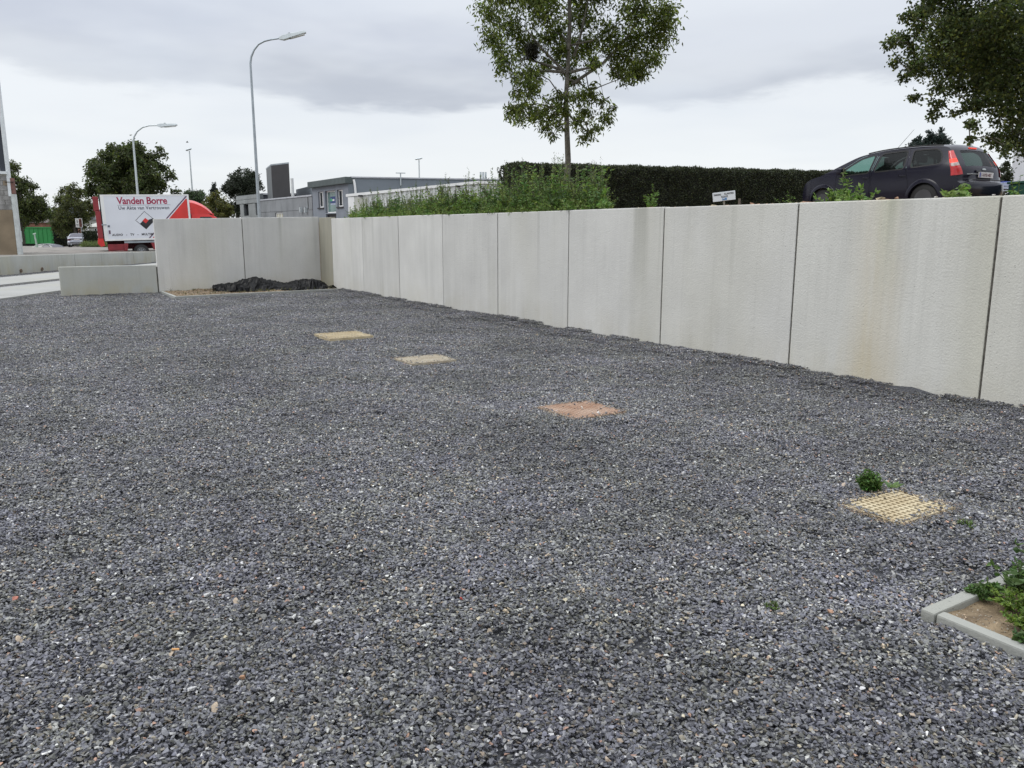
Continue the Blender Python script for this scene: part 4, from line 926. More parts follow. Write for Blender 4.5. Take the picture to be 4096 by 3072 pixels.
def spline(P, n):
    """Catmull-Rom through P, n samples per span"""
    P = [np.array(p, float) for p in P]; o = []
    for i in range(len(P)-1):
        a, b, c, d = P[max(i-1, 0)], P[i], P[i+1], P[min(i+2, len(P)-1)]
        for j in range(n): t = j/n; o.append(.5*((2*b)+(-a+c)*t+(2*a-5*b+4*c-d)*t*t+(-a+3*b-3*c+d)*t**3))
    o.append(P[-1]); return o
def make_car(T, spec, paint, glass, lampm, glass2=None, detail=True):
    L, Wd = spec['L'], spec['W']; prof = spline(spec['prof'], 4); n = len(prof)
    belt = spec['belt']; wroof = spec['wroof']; ztop = max(p[1] for p in prof)
    def yf(x, z):
        y = Wd*(1-.05*max(0, (.55-z)/.4)**2-.02*max(0, (z-.6)/.35)**2*(z < belt)) if z < belt else None
        if z >= belt: t = (z-belt)/(ztop-.05-belt); y = Wd*.98+(wroof-Wd*.98)*min(t, 1.1)**1.05
        if x < .7: y *= 1-.11*((.7-x)/.7)**2
        if x > L-.8: y *= 1-.24*((x-L+.8)/.8)**2.2
        return y
    def edge(p):
        x, z = p; rw = math.exp(-(x/.55)**2); fw = max(0, (x-L+.5)/.5)
        return (x+.12*rw-.22*fw*fw, z-.055*(1 if z > .75 else max(0, (z-.45)/.3)))
    E_ = [edge(p) for p in prof]; arches = spec['arches']; ra = spec['ra']; zb = .22
    bottom = []
    for ax in sorted(arches, reverse=True):
        bottom += [(ax+ra*math.cos(a), .31+ra*math.sin(a)) for a in np.linspace(-.26, math.pi+.26, 17)]
    outer = [e_ for e_ in E_]+[(E_[-1][0]-.02, zb)]+bottom+[(E_[0][0]+.02, zb+.05)]
    wins = [rounded(w_, .07) for w_ in spec['wins']]; doors = [rounded(d_, .06) for d_ in spec['doors']]
    prt = MB(); 
    for side in (1, -1):
        V, F = skin(outer, [w_ for w_ in wins if not any(inpoly(*w_[0], d_) for d_ in doors)]+doors, yf, side=side); prt.add(V, F)
    rear = spec['rearglass']; front = spec['frontglass']; nt_ = 20; ts = [-1+2*j/nt_ for j in range(nt_+1)]
    def tp(i, t, off=0.):
        p = prof[i]; e_ = E_[i]; y = yf(*e_); a = abs(t)
        x = p[0]+(e_[0]-p[0])*a**4; z = p[1]+(e_[1]-p[1])*a**3; q = np.array([x, y*t, z])
        if off:
            j, k = max(i-1, 0), min(i+1, n-1); tx, tz_ = prof[k]-prof[j]; nn_ = np.array([-tz_, 0, tx]); nn_ = nn_/np.linalg.norm(nn_); q = q+nn_*off
        return q
    def cells(test, off=0.):
        V = [tp(i, t, off) for i in range(n) for t in ts]; F = [(i*(nt_+1)+j, i*(nt_+1)+j+1, (i+1)*(nt_+1)+j+1, (i+1)*(nt_+1)+j) for i in range(n-1) for j in range(nt_) if test(i, j)]; return V, F
    def g(i, j, G): zc = (prof[i][1]+prof[i+1][1])/2; xc = (prof[i][0]+prof[i+1][0])/2; tc_ = abs((ts[j]+ts[j+1])/2); return G[0] < xc < G[1] and G[2] < zc < G[3] and tc_ < G[4]
    V, F = cells(lambda i, j: not g(i, j, rear) and not g(i, j, front)); prt.add(V, F)
    bo = prt.build('body', paint, T, smooth=True, angle=50)
    for G, nm in ((rear, 'rear_window'), (front, 'windscreen')):
        V, F = cells(lambda i, j: g(i, j, G), -.006); used = sorted({k for f in F for k in f}); mp = {k: q for q, k in enumerate(used)}
        MB().add([V[k] for k in used], [tuple(mp[k] for k in f) for f in F]).build(nm, glass, T, smooth=True)
    for side in (1, -1):
        for d_ in doors:
            V, F = skin(inset(d_, .006), [w_ for w_ in wins if inpoly(*w_[0], d_)], yf, side=side); do = MB().add(V, F).build('door', paint, T, smooth=True)
            if detail:
                xs = [p[0] for p in d_]; hx = min(xs)+.16; hz = belt-.13; V = [(hx+a*.095, side*(yf(hx, hz)+.006+.022*(1-abs(a)**3)), hz+b*.016+.008*a) for a in np.linspace(-1, 1, 7) for b in (-1, 1)]
                V += [(x, y-side*.03, z) for x, y, z in V]; F = [(2*k, 2*k+1, 2*k+3, 2*k+2) for k in range(6)]+[(14+2*k, 2*k+14+2, 2*k+2, 2*k) for k in range(6)]+[(15+2*k, 2*k+1, 2*k+3, 2*k+17) for k in range(6)]
                MB().add(V, F).build('door_handle', paint, do)
        for w_ in wins:
            V, F = skin(w_, [], yf, off=-.008, side=side); MB().add(V, F).build('side_window', glass if w_ is wins[-1] else (glass2 or glass), T, smooth=True)
            V, F = skin(inset(w_, -.016), [inset(w_, .012)], yf, off=.0015, side=side); MB().add(V, F).build('window_trim', BLACK, T)
    # inside: tub, seats, headrests
    q = MB().box(.35, L-.9, -Wd*.88, Wd*.88, .25, belt-.16); q.build('cabin_floor', BLACK, T)
    if detail:
        for x in spec['seats']:
            for y in (-.36, .36): MB().add(*((lambda b: (b.v, b.f))(MB().box(x-.06, x+.08, y-.24, y+.24, .7, belt+.12).box(x-.05, x+.03, y-.13, y+.13, belt+.16, belt+.33)))).build('seat', BLACK, T, bevel=.03)
        for side in (1, -1):
            x, z = spec['mirror']; V = MB().box(x-.06, x+.07, side*(Wd*.96), side*(Wd*.96+.20), z-.06, z+.08) if side > 0 else MB().box(x-.06, x+.07, -(Wd*.96+.20), -(Wd*.96), z-.06, z+.08)
            V.build('door_mirror', paint, T, bevel=.03, smooth=True)
    for ax in arches:
        for side in (1, -1):
            y = side*(yf(ax, .5)); mb = MB(); m2 = MB()
            mb.tube([(ax, y-side*.20, .31), (ax, y-side*.19, .31), (ax, y-side*.04, .31), (ax, y-side*.02, .31)], [.27, .315, .315, .28], 28); wh = mb.build('wheel', BLACK, T, smooth=True)
            m2.tube([(ax, y-side*.06, .31), (ax, y-side*.015, .31)], [.21, .205], 24); rm = m2.build('rim', RIMM, wh, smooth=True)
            V = []; k = 20; F = []      # flared lip
            for a in np.linspace(-.2, math.pi+.2, k):
                for r_, o_ in ((ra-.012, -.05), (ra-.004, .016), (ra+.05, .018), (ra+.085, -.002)):
                    x, z = ax+r_*math.cos(a), .31+r_*math.sin(a); V.append((x, side*(yf(x, z)+o_), z))
            F = [(i*4+j, i*4+j+1, (i+1)*4+j+1, (i+1)*4+j) for i in range(k-1) for j in range(3)]; MB().add(V, F).build('wheel_arch', paint, T, smooth=True, angle=60)
    # tail lamps wrap round the rear corners
    za, zc, wx_ = spec['tail']; idx = [i for i in range(n//2) if za <= prof[i][1] <= zc]
    for side in (1, -1):
        V, F = [], []
        for q_, i in enumerate(idx):
            f = q_/(len(idx)-1); ww = wx_*(.55+.45*(1-f)); e_ = E_[i]
            row = []
            for t in (spec['tail_t']+.1*f, (spec['tail_t']+.1*f+1)/2, 1.): p = tp(i, t*1.0, .012); row.append((p[0]-.012, side*abs(p[1]), p[2]))
            for a in (.33, .66, 1.): x = e_[0]+ww*a; row.append((x, side*(yf(x, e_[1])+(.014 if a < 1 else -.004)), e_[1]+.0))
            V += row
        F = [(i*6+j, i*6+j+1, (i+1)*6+j+1, (i+1)*6+j) for i in range(len(idx)-1) for j in range(5)]
        me = MB().add(V, F); mi = []
        for i in range(len(idx)-1):
            f = i/(len(idx)-1)
            for j in range(5): mi.append(spec['tailmi'](f, j))
        me.m = mi; me.build('tail_lamp', lampm, T, smooth=True)
    return dict(yf=yf, tp=tp, prof=prof, E=E_, n=n)
RED = mat('red_lens', (.55, .018, .02), .18, var=.15, scale=20, coat=.5); REDL, t2_, b2_ = newmat('red_lens_lit'); b2_.inputs['Base Color'].default_value = (.8, .03, .02, 1); b2_.inputs['Emission Color'].default_value = (1, .12, .06, 1); b2_.inputs['Emission Strength'].default_value = .5
CLR = mat('clear_lens', (.45, .38, .36), .2, var=.2, scale=30)
PAINT = mat('dark_blue_grey_paint', (.011, .010, .021), .22, metal=.0, var=.08, scale=2, coat=.12, spec=.28); SILV = mat('silver_paint', (.33, .34, .38), .3, metal=.6, var=.06, coat=.6); DPNT = mat('dark_grey_paint', (.06, .065, .07), .3, metal=.3, coat=.6)
GCAR = glassmat('tinted_car_glass', (.62, .86, .80), .62); GCAR2 = glassmat('dark_car_glass', (.35, .42, .40), .35, (.006, .008, .008))
for g_ in (GCAR2,): g_.node_tree.nodes['Principled BSDF'].inputs['Specular IOR Level'].default_value = .3
RIMM = mat('dull_rim', (.07, .07, .075), .5, metal=.3)
wagon = dict(L=4.46, W=.89, belt=.97, wroof=.63,
    prof=[(.16, .28), (.04, .36), (0, .50), (.02, .64), (.09, .70), (.12, .80), (.16, .96), (.24, 1.10), (.36, 1.27), (.45, 1.39), (.58, 1.462), (.85, 1.492), (1.4, 1.51), (2.0, 1.495), (2.45, 1.452), (2.75, 1.395), (3.1, 1.25), (3.45, 1.09), (3.66, 1.0), (3.9, .95), (4.15, .865), (4.32, .76), (4.42, .62), (4.46, .48), (4.43, .34), (4.36, .24)],
    arches=(.93, 3.57), ra=.355, seats=(1.35, 2.2), mirror=(3.02, 1.0),
    wins=[[(.62, 1.05), (1.30, 1.00), (1.36, 1.385), (.80, 1.375), (.66, 1.27)], [(1.46, .985), (2.20, .955), (2.14, 1.365), (1.50, 1.392)], [(2.33, .945), (3.13, .915), (2.90, 1.115), (2.62, 1.285), (2.30, 1.355)]],
    doors=[[(1.40, .99), (1.36, .80), (1.30, .66), (1.30, .30), (2.24, .30), (2.26, .95), (2.20, 1.395), (1.44, 1.42)], [(2.27, .30), (3.14, .30), (3.2, .6), (3.22, .93), (2.98, 1.12), (2.70, 1.30), (2.50, 1.372), (2.235, 1.394), (2.29, .95)]],
    rearglass=(0, .6, .99, 1.33, .72), frontglass=(2.6, 3.62, 1.02, 1.40, .90), tail=(.82, 1.37, .12), tail_t=.86, tailmi=lambda f, j: 1 if .48 < f < .62 else 2 if .32 < f < .48 and j < 4 else 0)
th = R(59); hx_, hD = -math.cos(th), math.sin(th); hv = hx_*np.array([cy, -sy])+hD*np.array([sy, cy]); rz = math.atan2(hv[1], hv[0]); left = np.array([-hv[1], hv[0]])
rc = at(961.5, 190, 17.5)[:2]; root = rc-left*.80-hv*.12; CZ = 1.82
T = empty('station_wagon', (root[0], root[1], CZ), rz, label='dark blue grey station wagon parked on the bank above the long wall', cat='car')
inf = make_car(T, wagon, PAINT, GCAR, [RED, REDL, CLR], GCAR2)
tp = inf['tp']; n_ = inf['n']; pr = inf['prof']
def reari(z): return min(range(n_//2), key=lambda i: abs(pr[i][1]-z) + (10 if pr[i][0] > .7 else 0))
# number plate, badge, high brake light, seam, trim
i = reari(.80); x = pr[i][0]
PLW = mat('plate_white', (.62, .60, .60), .4, var=.05); PLBL = mat('plate_blue', (.03, .05, .30), .4); PLT = mat('plate_red_lettering', (.12, .03, .04), .6)
pl = MB().box(x-.045, x-.02, -.27, .27, .742, .858).build('number_plate', PLW, T, bevel=.004); MB().box(x-.047, x-.0455, .215, .262, .75, .85).build('plate_band', PLBL, pl)
M = Matrix(((0, 0, -1), (-1, 0, 0), (0, 1, 0))).to_4x4(); M.translation = (x-.047, .195, .765)
text('1-HYB-487', .098, PLT, pl, M, off=.001, sx=.86)
MB().box(x-.012, x+.03, -.33, .33, .855, .90).build('plate_recess_lip', PAINT, T, bevel=.01)
i2 = reari(.93); MB().tube([(pr[i2][0]-.012, -.07+.14*k/6, pr[i2][1]) for k in range(7)], [.006, .016, .02, .021, .02, .016, .006], 8).build('badge', GALVP, T, smooth=True)
i3 = reari(1.39); MB().box(pr[i3][0]-.03, pr[i3][0]+.02, -.13, .13, pr[i3][1]-.015, pr[i3][1]+.012).build('brake_light', REDL, T, bevel=.005)
MB().box(.0, .12, .46, .66, .80, .81).build('chrome_strip', GALVP, T)
for side in (1, -1):
    q = MB().tube([(.70+k*.14, side*(inf['yf'](.70+k*.14, 1.42)-.0), np.interp(.70+k*.14, [p[0] for p in pr[8:60] if p[1] > 1.3], [p[1] for p in pr[8:60] if p[1] > 1.3])-.035) for k in range(14)], .014, 6)
    q.build('roof_rail', BLACK, T, smooth=True)
MB().tube([(2.30, .0, 1.47), (1.85, .0, 1.93)], [.006, .003], 5).build('aerial', BLACK, T)
MB().tube([(.02+.0*k, -.6+1.2*k/8, .695) for k in range(9)], .010, 4).build('bumper_strip', BLACK, T)
# bumper skirt under the hatch
sedan = dict(L=4.4, W=.86, belt=.93, wroof=.58,
    prof=[(.14, .28), (.04, .34), (0, .48), (.03, .62), (.08, .70), (.06, .86), (.10, .97), (.30, 1.0), (.72, 1.02), (1.0, 1.19), (1.28, 1.34), (1.7, 1.40), (2.2, 1.405), (2.55, 1.35), (2.9, 1.18), (3.2, 1.0), (3.7, .92), (4.1, .82), (4.3, .68), (4.38, .5), (4.34, .3)],
    arches=(.95, 3.6), ra=.34, seats=(1.6, 2.3), mirror=(2.85, .98),
    wins=[[(1.05, 1.0), (1.85, .98), (1.85, 1.32), (1.42, 1.30)], [(1.92, .98), (2.85, .96), (2.5, 1.24), (1.92, 1.32)]],
    doors=[[(1.3, .55), (1.45, .3), (2.0, .3), (2.0, .97), (1.9, 1.34), (1.4, 1.32), (1.02, .98)], [(2.02, .3), (2.95, .3), (2.98, .94), (2.55, 1.26), (1.94, 1.34), (2.02, .97)]],
    rearglass=(.72, 1.26, 1.03, 1.36, .86), frontglass=(2.5, 3.2, 1.0, 1.36, .9), tail=(.70, .88, .16), tail_t=.60, tailmi=lambda f, j: 0)
DRED = mat('dark_red_lens', (.09, .012, .02), .3); GFAR = glassmat('grey_car_glass', (.5, .55, .55), .3, (.12, .12, .15))
ang = math.atan2(-(512-69)/FPX, 1)+R(4); hv = math.sin(ang)*np.array([cy, -sy])+math.cos(ang)*np.array([sy, cy]); rz = math.atan2(hv[1], hv[0]); D_ = 80; p = at(77.5, 247, D_); zg = zat(p, 247.6)
T = empty('silver_saloon', (p[0], p[1], zg), rz, label='silver saloon car seen from behind, parked by the roadside sign and dark hedge', cat='car')
inf = make_car(T, sedan, SILV, GFAR, [DRED], detail=True)
pl = MB().box(.03, .055, -.26, .26, .74, .85).build('number_plate', PLW, T); MB().tube([(-.03, .52, .30), (.25, .52, .30)], .055, 10).build('exhaust_pipe', GALVP, T, smooth=True); MB().box(.0, .06, -.6, .6, .52, .58).build('bumper_strip', BLACK, T)
p = at(45, 245, 68); hv = -1*np.array([cy, -sy])+.15*np.array([sy, cy]); rz = math.atan2(hv[1], hv[0])
T = empty('dark_saloon', (p[0]+1.9*.9, p[1]-.9, zat(p, 243.8)-1.40), rz, label='dark car of which only the roof and windows show over the asphalt crest', cat='car'); make_car(T, sedan, DPNT, GFAR, [DRED], detail=False)
# ================================================================== BOX TRUCK
a = R(27); hv = math.cos(a)*np.array([cy, -sy])+math.sin(a)*np.array([sy, cy]); rz = math.atan2(hv[1], hv[0]); pitch = R(1.35)
Dr = 42.6; pb = at(105.7, 241.0, Dr); right = np.array([hv[1], -hv[0]]); BXB, BXH, BXL, HW = .98, 2.36, 4.28, 1.12
root = pb[:2]-right*HW
T = empty('box_truck', (root[0], root[1], pb[2]-BXB), rz, label='white box truck with crimson lettering, red cab and folded red tail lift', cat='truck'); T.rotation_euler = (0, -pitch, rz)
TWH = mat('truck_white', (.70, .72, .77), .45, var=.03, scale=1); TRD = mat('truck_red', (.62, .022, .018), .4, var=.08, coat=.4); TRDD = mat('dull_truck_red', (.27, .03, .038), .6, var=.15, scale=3); CRI = mat('crimson_lettering', (.34, .02, .07), .5); GRL = mat('grey_lettering', (.12, .13, .16), .5); BLKL = mat('black_lettering', (.02, .02, .024), .5); CHS = mat('dark_red_chassis', (.10, .018, .022), .7, var=.3); PUR = mat('plum_stripe', (.13, .07, .12), .5)
y0 = -HW
q = MB().box(0, BXL, -HW, HW, BXB, BXB+BXH); bx = q.build('cargo_box', TWH, T, bevel=.02)
fr = MB().box(-.01, .16, -HW-.012, -HW-.001, BXB, BXB+BXH).box(.16, BXL-.08, -HW-.012, -HW-.001, BXB+BXH-.07, BXB+BXH).box(.16, BXL-.08, -HW-.012, -HW-.001, BXB, BXB+.09).box(BXL-.08, BXL+.005, -HW-.012, -HW-.001, BXB, BXB+BXH)
fr.build('side_frame', WHT, T)
def sidepoly(P, name, m_, off=.004):
    V = [(p[0]*BXL, -HW-off, BXB+BXH*(1-p[1])) for p in P]; V2 = [(x, y+.003, z) for x, y, z in V]; n = len(V)
    return MB().add(V+V2, [tuple(range(n)), tuple(range(n, 2*n))[::-1]]+[(i, (i+1) % n, n+(i+1) % n, n+i) for i in range(n)]).build(name, m_, T)
sidepoly([(.965, .10), (.978, .10), (.978, .96), (.535, .96)], 'red_corner', TRD)
sidepoly([(.968, .035), (.978, .035), (.978, .055), (.50, .975), (.482, .975)], 'plum_stripe', PUR)
def boxtext(body, size, s, zf, m_, **k):
    M = Matrix(((1, 0, 0), (0, 0, -1), (0, 1, 0))).to_4x4(); M.translation = (s*BXL, -HW-.004, BXB+BXH*(1-zf)); return text(body, size, m_, T, M, **k)
boxtext('Vanden Borre', .50, .178, .205, CRI, off=.012, sx=.89, space=.96)
boxtext('Uw Akte van Vertrouwen', .245, .186, .325, GRL, off=.006, sx=.87, space=1.1)
boxtext('AUDIO   -   TV   -   MULTIM', .155, .085, .895, BLKL, off=.005, sx=.96, space=1.1)
sidepoly([(.178, .228), (.78, .228), (.78, .234), (.178, .234)], 'rule_line', GRL)
dc = (.472, .565); hs, hz = .112, .20
def dm(a, b): return (dc[0]+a*hs, dc[1]-b*hz)
sidepoly([dm(-1, 0), dm(-.94, 0), dm(0, .94), dm(.94, 0), dm(1, 0), dm(0, 1)], 'logo_outline', BLKL, .004); sidepoly([dm(-1, 0), dm(-.6, -.4), dm(-.57, -.36), dm(-.94, .0)], 'logo_outline', BLKL, .0045)
sidepoly([dm(-.6, -.4), dm(-.25, -.05), dm(.0, -.30), dm(.35, .0+.05), dm(.82, .22), dm(1, 0), dm(0, -1)], 'logo_black_half', BLKL, .006)
sidepoly([dm(-.28, -.05), dm(.02, .26), dm(.33, -.02), dm(.03, -.34)], 'logo_red_square', TRD, .008)
q = MB().box(.20, .30, -HW-.02, -HW-.013, BXB+.70, BXB+.80); q.build('lamp_unit', GRL, T); MB().box(.22, .30, -HW-.02, -HW-.013, BXB+.36, BXB+.54).build('side_marker', PUR, T); MB().box(-.08, .16, -HW-.03, -HW-.013, BXB+.80, BXB+.86).build('hinge', GALV, T)
# tail lift folded up at the back
q = MB().box(-.36, -.10, -HW+.02, HW-.02, BXB+1.55, BXB+BXH-.10).build('tail_lift', TRDD, T, bevel=.02); MB().box(-.30, -.06, -HW+.01, HW-.01, BXB+.15, BXB+1.53).build('tail_lift_platform', TRDD, T, bevel=.02); MB().prism([(-.32, BXB+.14), (-.07, BXB+.14), (-.03, BXB-.25), (-.22, BXB-.30), (-.36, BXB-.12)], -HW+.02, HW-.02).build('tail_lift_arm', TRD, T)
MB().box(-.055, -.001, -HW+.005, HW-.005, BXB+.02, BXB+BXH-.01).build('rear_doors', BLACK, T)
MB().box(-.325, -.31, -.9, -.5, BXB+1.1, BXB+1.3).box(-.33, -.305, -1.0, -.8, BXB+.3, BXB+.42).build('tail_lift_labels', WHT, T)
q = MB().box(.1, BXL+1.2, -.45, .45, .52, BXB-.02); q.build('chassis', CHS, T); MB().box(.10, 1.0, -HW+.06, -.5, .28, .46).box(.10, .9, -HW+.1, -.6, .48, .8).build('underrun_bar', TRDD, T, bevel=.02); MB().box(2.9, 3.6, -HW+.15, -.5, .30, .75).build('tool_box', CHS, T, bevel=.02)
wx0 = 1.68
MB().box(wx0-.78, wx0+.9, -HW+.02, -HW+.12, BXB-.14, BXB-.04).build('side_rail', GALV, T)
q = MB().prism([(wx0-.80, BXB-.15), (wx0-.60, BXB-.15), (wx0-.66, .46), (wx0-.82, .46)], -HW+.02, -.5); q.prism([(wx0+.50, BXB-.15), (wx0+.70, BXB-.15), (wx0+.78, .46), (wx0+.62, .46)], -HW+.02, -.5); q.build('mudguard', TRDD, T)
def twheel(x, y):
    s = -1 if y < 0 else 1
    wh = MB().tube([(x, y-s*.28, .38), (x, y-s*.26, .38), (x, y-s*.03, .38), (x, y, .38)], [.32, .38, .38, .33], 26).build('wheel', BLACK, T, smooth=True)
    MB().tube([(x, y-s*.1, .38), (x, y+s*.004, .38)], [.22, .235], 20).build('rim', mat('dusty_rim', (.10, .10, .10), .6), wh, smooth=True)
    q = MB()
    for k in range(8): c = (x+.13*math.cos(k*.785), .38+.13*math.sin(k*.785)); q.tube([(c[0], y, c[1]), (c[0], y+s*.012, c[1])], .028, 8)
    q.tube([(x, y, .38), (x, y+s*.05, .38)], .07, 10); q.build('wheel_hub', GALV, wh)
for x in (wx0, BXL+.9):
    for y in (-HW+.06, HW-.06): twheel(x, y)
MB().box(wx0+.95, BXL-.2, -HW+.03, -HW+.08, .55, .66).build('side_guard', WHT, T)
# cab with roof deflector
cabp = [(BXL+.06, .45), (BXL+.06, BXB+1.35), (BXL+.12, BXB+1.40), (BXL+.9, BXB+1.34), (BXL+1.25, BXB+1.20), (BXL+1.95, BXB+.62), (BXL+2.2, BXB+.45), (BXL+2.5, BXB+.2), (BXL+2.6, .5)]
q = MB().prism(cabp, -.98, .98).build('cab', TRD, T, bevel=.05, smooth=True)
MB().prism([(BXL+.55, BXB+.62), (BXL+.50, BXB+1.16), (BXL+1.05, BXB+1.16), (BXL+1.62, BXB+.70)], -.995, -.975).build('cab_window', GLS, q); MB().prism([(BXL+1.36, BXB+1.15), (BXL+1.93, BXB+.67), (BXL+1.95, BXB+.69), (BXL+1.38, BXB+1.17)], -.85, .85).build('windscreen', GLS, q)
sp_ = spline([(BXL+.04, BXB+2.1), (BXL+.35, BXB+2.03), (BXL+.75, BXB+1.84), (BXL+1.1, BXB+1.55), (BXL+1.28, BXB+1.30)], 4); V = []; n = len(sp_); k = 11
for p in sp_:
    for t in np.linspace(-1, 1, k): V.append((p[0]-.05*t*t, t*.98, p[1]-.16*abs(t)**4))
F = [(i*k+j, i*k+j+1, (i+1)*k+j+1, (i+1)*k+j) for i in range(n-1) for j in range(k-1)]; b = len(V)
for p in sp_: V.append((p[0]-.05, -.98, BXB+1.33))
F += [(i*k, (i+1)*k, b+i+1, b+i) for i in range(n-1)]
MB().add(V, F).build('roof_deflector', TRD, T, smooth=True, angle=50)
MB().box(BXL+1.75, BXL+1.9, -1.25, -1.05, BXB+.5, BXB+.95).build('mirror', BLACK, T, bevel=.03)
# ================================================================== GREEN CONTAINER LORRY, POST, SIGN
DG = 100; A = at(14.5, 240, DG); B = at(54.2, 240, DG); Fc = face(A, B); P0, d, n, L = Fc; zt_, zb_ = zat(A, 227.0), zat(A, 243.4); org = (A[0], A[1], zb_-1)
GRN = mat('green_paint', (.018, .20, .045), .55, var=.12, scale=.8)
T = empty('container_lorry', org, label='bright green skip container on a lorry with one lit tail light', cat='lorry')
c_ = MB().obox(P0, d, n, 0, L, zb_, zt_, -2.3, 0).build('skip_container', GRN, T, local=org); q = MB()
for k in range(9): a = L*(k+.4)/9.; q.obox(P0, d, n, a, a+.07, zb_+.1, zt_-.14, .001, .05)
q.obox(P0, d, n, -.02, L+.02, zt_-.12, zt_+.01, -.05, .07).obox(P0, d, n, -.02, L+.02, zb_-.02, zb_+.08, -.05, .07); q.build('rib', GRN, T, local=org)
MB().obox(P0, d, n, .3, L+.4, zb_-.35, zb_-.03, -2, -.2).obox(P0, d, n, L+.02, L+.4, zb_-.3, zb_+.1, -2.2, .0).build('chassis', BLACK, T, local=org)
for s in (1.0, L-1.2): p = P0+d*s; MB().tube([(*(p-n*.1), zb_-.6), (*(p-n*.4), zb_-.6)], .5, 18).build('wheel', BLACK, T, local=org)
LIT, t3_, b3_ = newmat('lit_tail_light'); b3_.inputs['Base Color'].default_value = (.9, .1, .05, 1); b3_.inputs['Emission Color'].default_value = (1, .30, .18, 1); b3_.inputs['Emission Strength'].default_value = 4
c = at(56.6, 240.9, DG-.3); MB().tube([c, c-np.array([sy, cy, 0])*.06], .14, 12).build('tail_light', LIT, T, local=org); c2 = at(57, 243.5, DG); MB().tube([(c[0], c[1], c[2]-.1), (c[0], c[1], c[2]-1.2)], .05, 6).build('light_bracket', GALV, T, local=org)
a = at(37.3, 248, 67); b = at(34.3, 233.7, 67); q = MB().tube([a, a*.5+b*.5, b], [.09, .07, .05], 8).tube([b-np.array([.1, 0, .06]), b+np.array([.12, 0, .02])], .06, 6).build('leaning_post', mat('pale_post', (.33, .42, .35), .7), smooth=True); topmesh(q, tuple(a)); tag(q, 'thin pale post leaning in front of the green container', 'post')
Ds = 74; A = at(75.9, 222, Ds); B = at(82.7, 222, Ds); Fc = face(A, B); P0, d, n, L = Fc; zt_, zb_ = zat(A, 218.4), zat(A, 227.4); pp = at(82.7, 240, Ds); org = (pp[0], pp[1], zat(pp, 248)); T = empty('roadside_sign', org, label='white and brown two part roadside sign on a thin post beside the silver saloon', cat='sign')
MB().tube([(pp[0], pp[1], org[2]), (pp[0], pp[1], zt_)], .045, 8).build('post', GALV, T, local=org)
b_ = MB().obox(P0, d, n, 0, L, zb_, zt_, .05, .09).build('board', WHT, T, local=org); MB().obox(P0, d, n, L*.53, L-.04, zb_+.04, zt_-.04, .091, .10).build('brown_panel', mat('sign_brown', (.12, .045, .035), .6), b_, local=org)
MB().obox(P0, d, n, L*.22, L*.32, zb_+.5*(zt_-zb_), zt_-.1, .091, .10).obox(P0, d, n, L*.08, L*.45, zb_+.12, zb_+.16, .091, .10).obox(P0, d, n, L*.08, L*.45, zb_+.24, zb_+.28, .091, .10).obox(P0, d, n, L*.6, L*.88, zb_+.5, zb_+.54, .101, .105).build('sign_print', BLKL, b_, local=org)
# parking notice on the bank
c = at((2830+1040/15.8)/4, (750+555/15.8)/4, 13.2); Wn, Hn = 1390/63.2*13.2/FPX, 545/63.2*13.2/FPX
vx = np.array([cy, -sy, 0]); org = (c[0], c[1], 1.66); T = empty('parking_notice', org, label='small tilted white board reading parking klanten, on a short stick behind the wall', cat='sign')
X = Vector((cy, -sy, 0)); Z = Vector((-sy, -cy, 0)); Y = Vector((0, 0, 1)); Mr = Matrix((X, Y, Z)).transposed().to_4x4() @ Matrix.Rotation(R(6.8), 4, 'Z')
M0 = Matrix.Translation(Vector(c)-Vector(org)) @ Mr
def nb(x0, x1, y0, y1, z0, z1, name, m_, par=T, bev=0):
    o = MB().box(x0, x1, y0, y1, z0, z1).build(name, m_, par, bevel=bev); o.data.transform(M0); return o
bd = nb(-Wn/2, Wn/2, -Hn/2, Hn/2, 0, .012, 'board', mat('notice_white', (.62, .65, .68), .5, var=.04), bev=.004)
def nt2(body, size, x, y, **k):
    M = M0 @ Matrix.Translation((x, y, .0135)); return text(body, size, BLKL, bd, M, **k)
nt2('PARKING', Hn*.27, -Wn*.455, Hn*.14, sx=.72, off=.001); nt2('KLANTEN', Hn*.27, Wn*.01, Hn*.17, sx=.84, off=.001, space=1.06); nt2('ELSAVE', Hn*.27, -Wn*.13, -Hn*.12, sx=.78, off=.001, space=1.12)
bl = nb(-Wn*.10, Wn*.11, -Hn*.43, -Hn*.17, .0125, .014, 'blue_sticker', mat('sticker_blue', (.10, .22, .42), .5), bd)
q = MB().tube([(-.02, -.035, .002), (.0, -.02, .002), (.02, -.03, .002)], .004, 5); M1 = M0 @ Matrix.Translation((-Wn*.04, -Hn*.29+.03, .014)); o = q.build('sticker_mark', WHT, bd); o.data.transform(M1)
o = MB().tube([(0, -Hn*.3, -.02), (0, -Hn*.95, -.02)], .014, 6).build('stick', mat('grey_stick', (.28, .26, .22), .9), T); o.data.transform(M0)
a = at(739.6, 198.5, 13.6); b = at(739.1, 206, 13.6); q = MB().tube([(b[0], b[1], 1.6), tuple(a)], [.022, .02], 6).build('wooden_stake', mat('weathered_wood', (.12, .10, .08), .9)); topmesh(q, (b[0], b[1], 1.65)); tag(q, 'short weathered wooden stake just right of the parking notice', 'stake')
# ================================================================== TREES
random.seed(21)
zb_ = 1.62
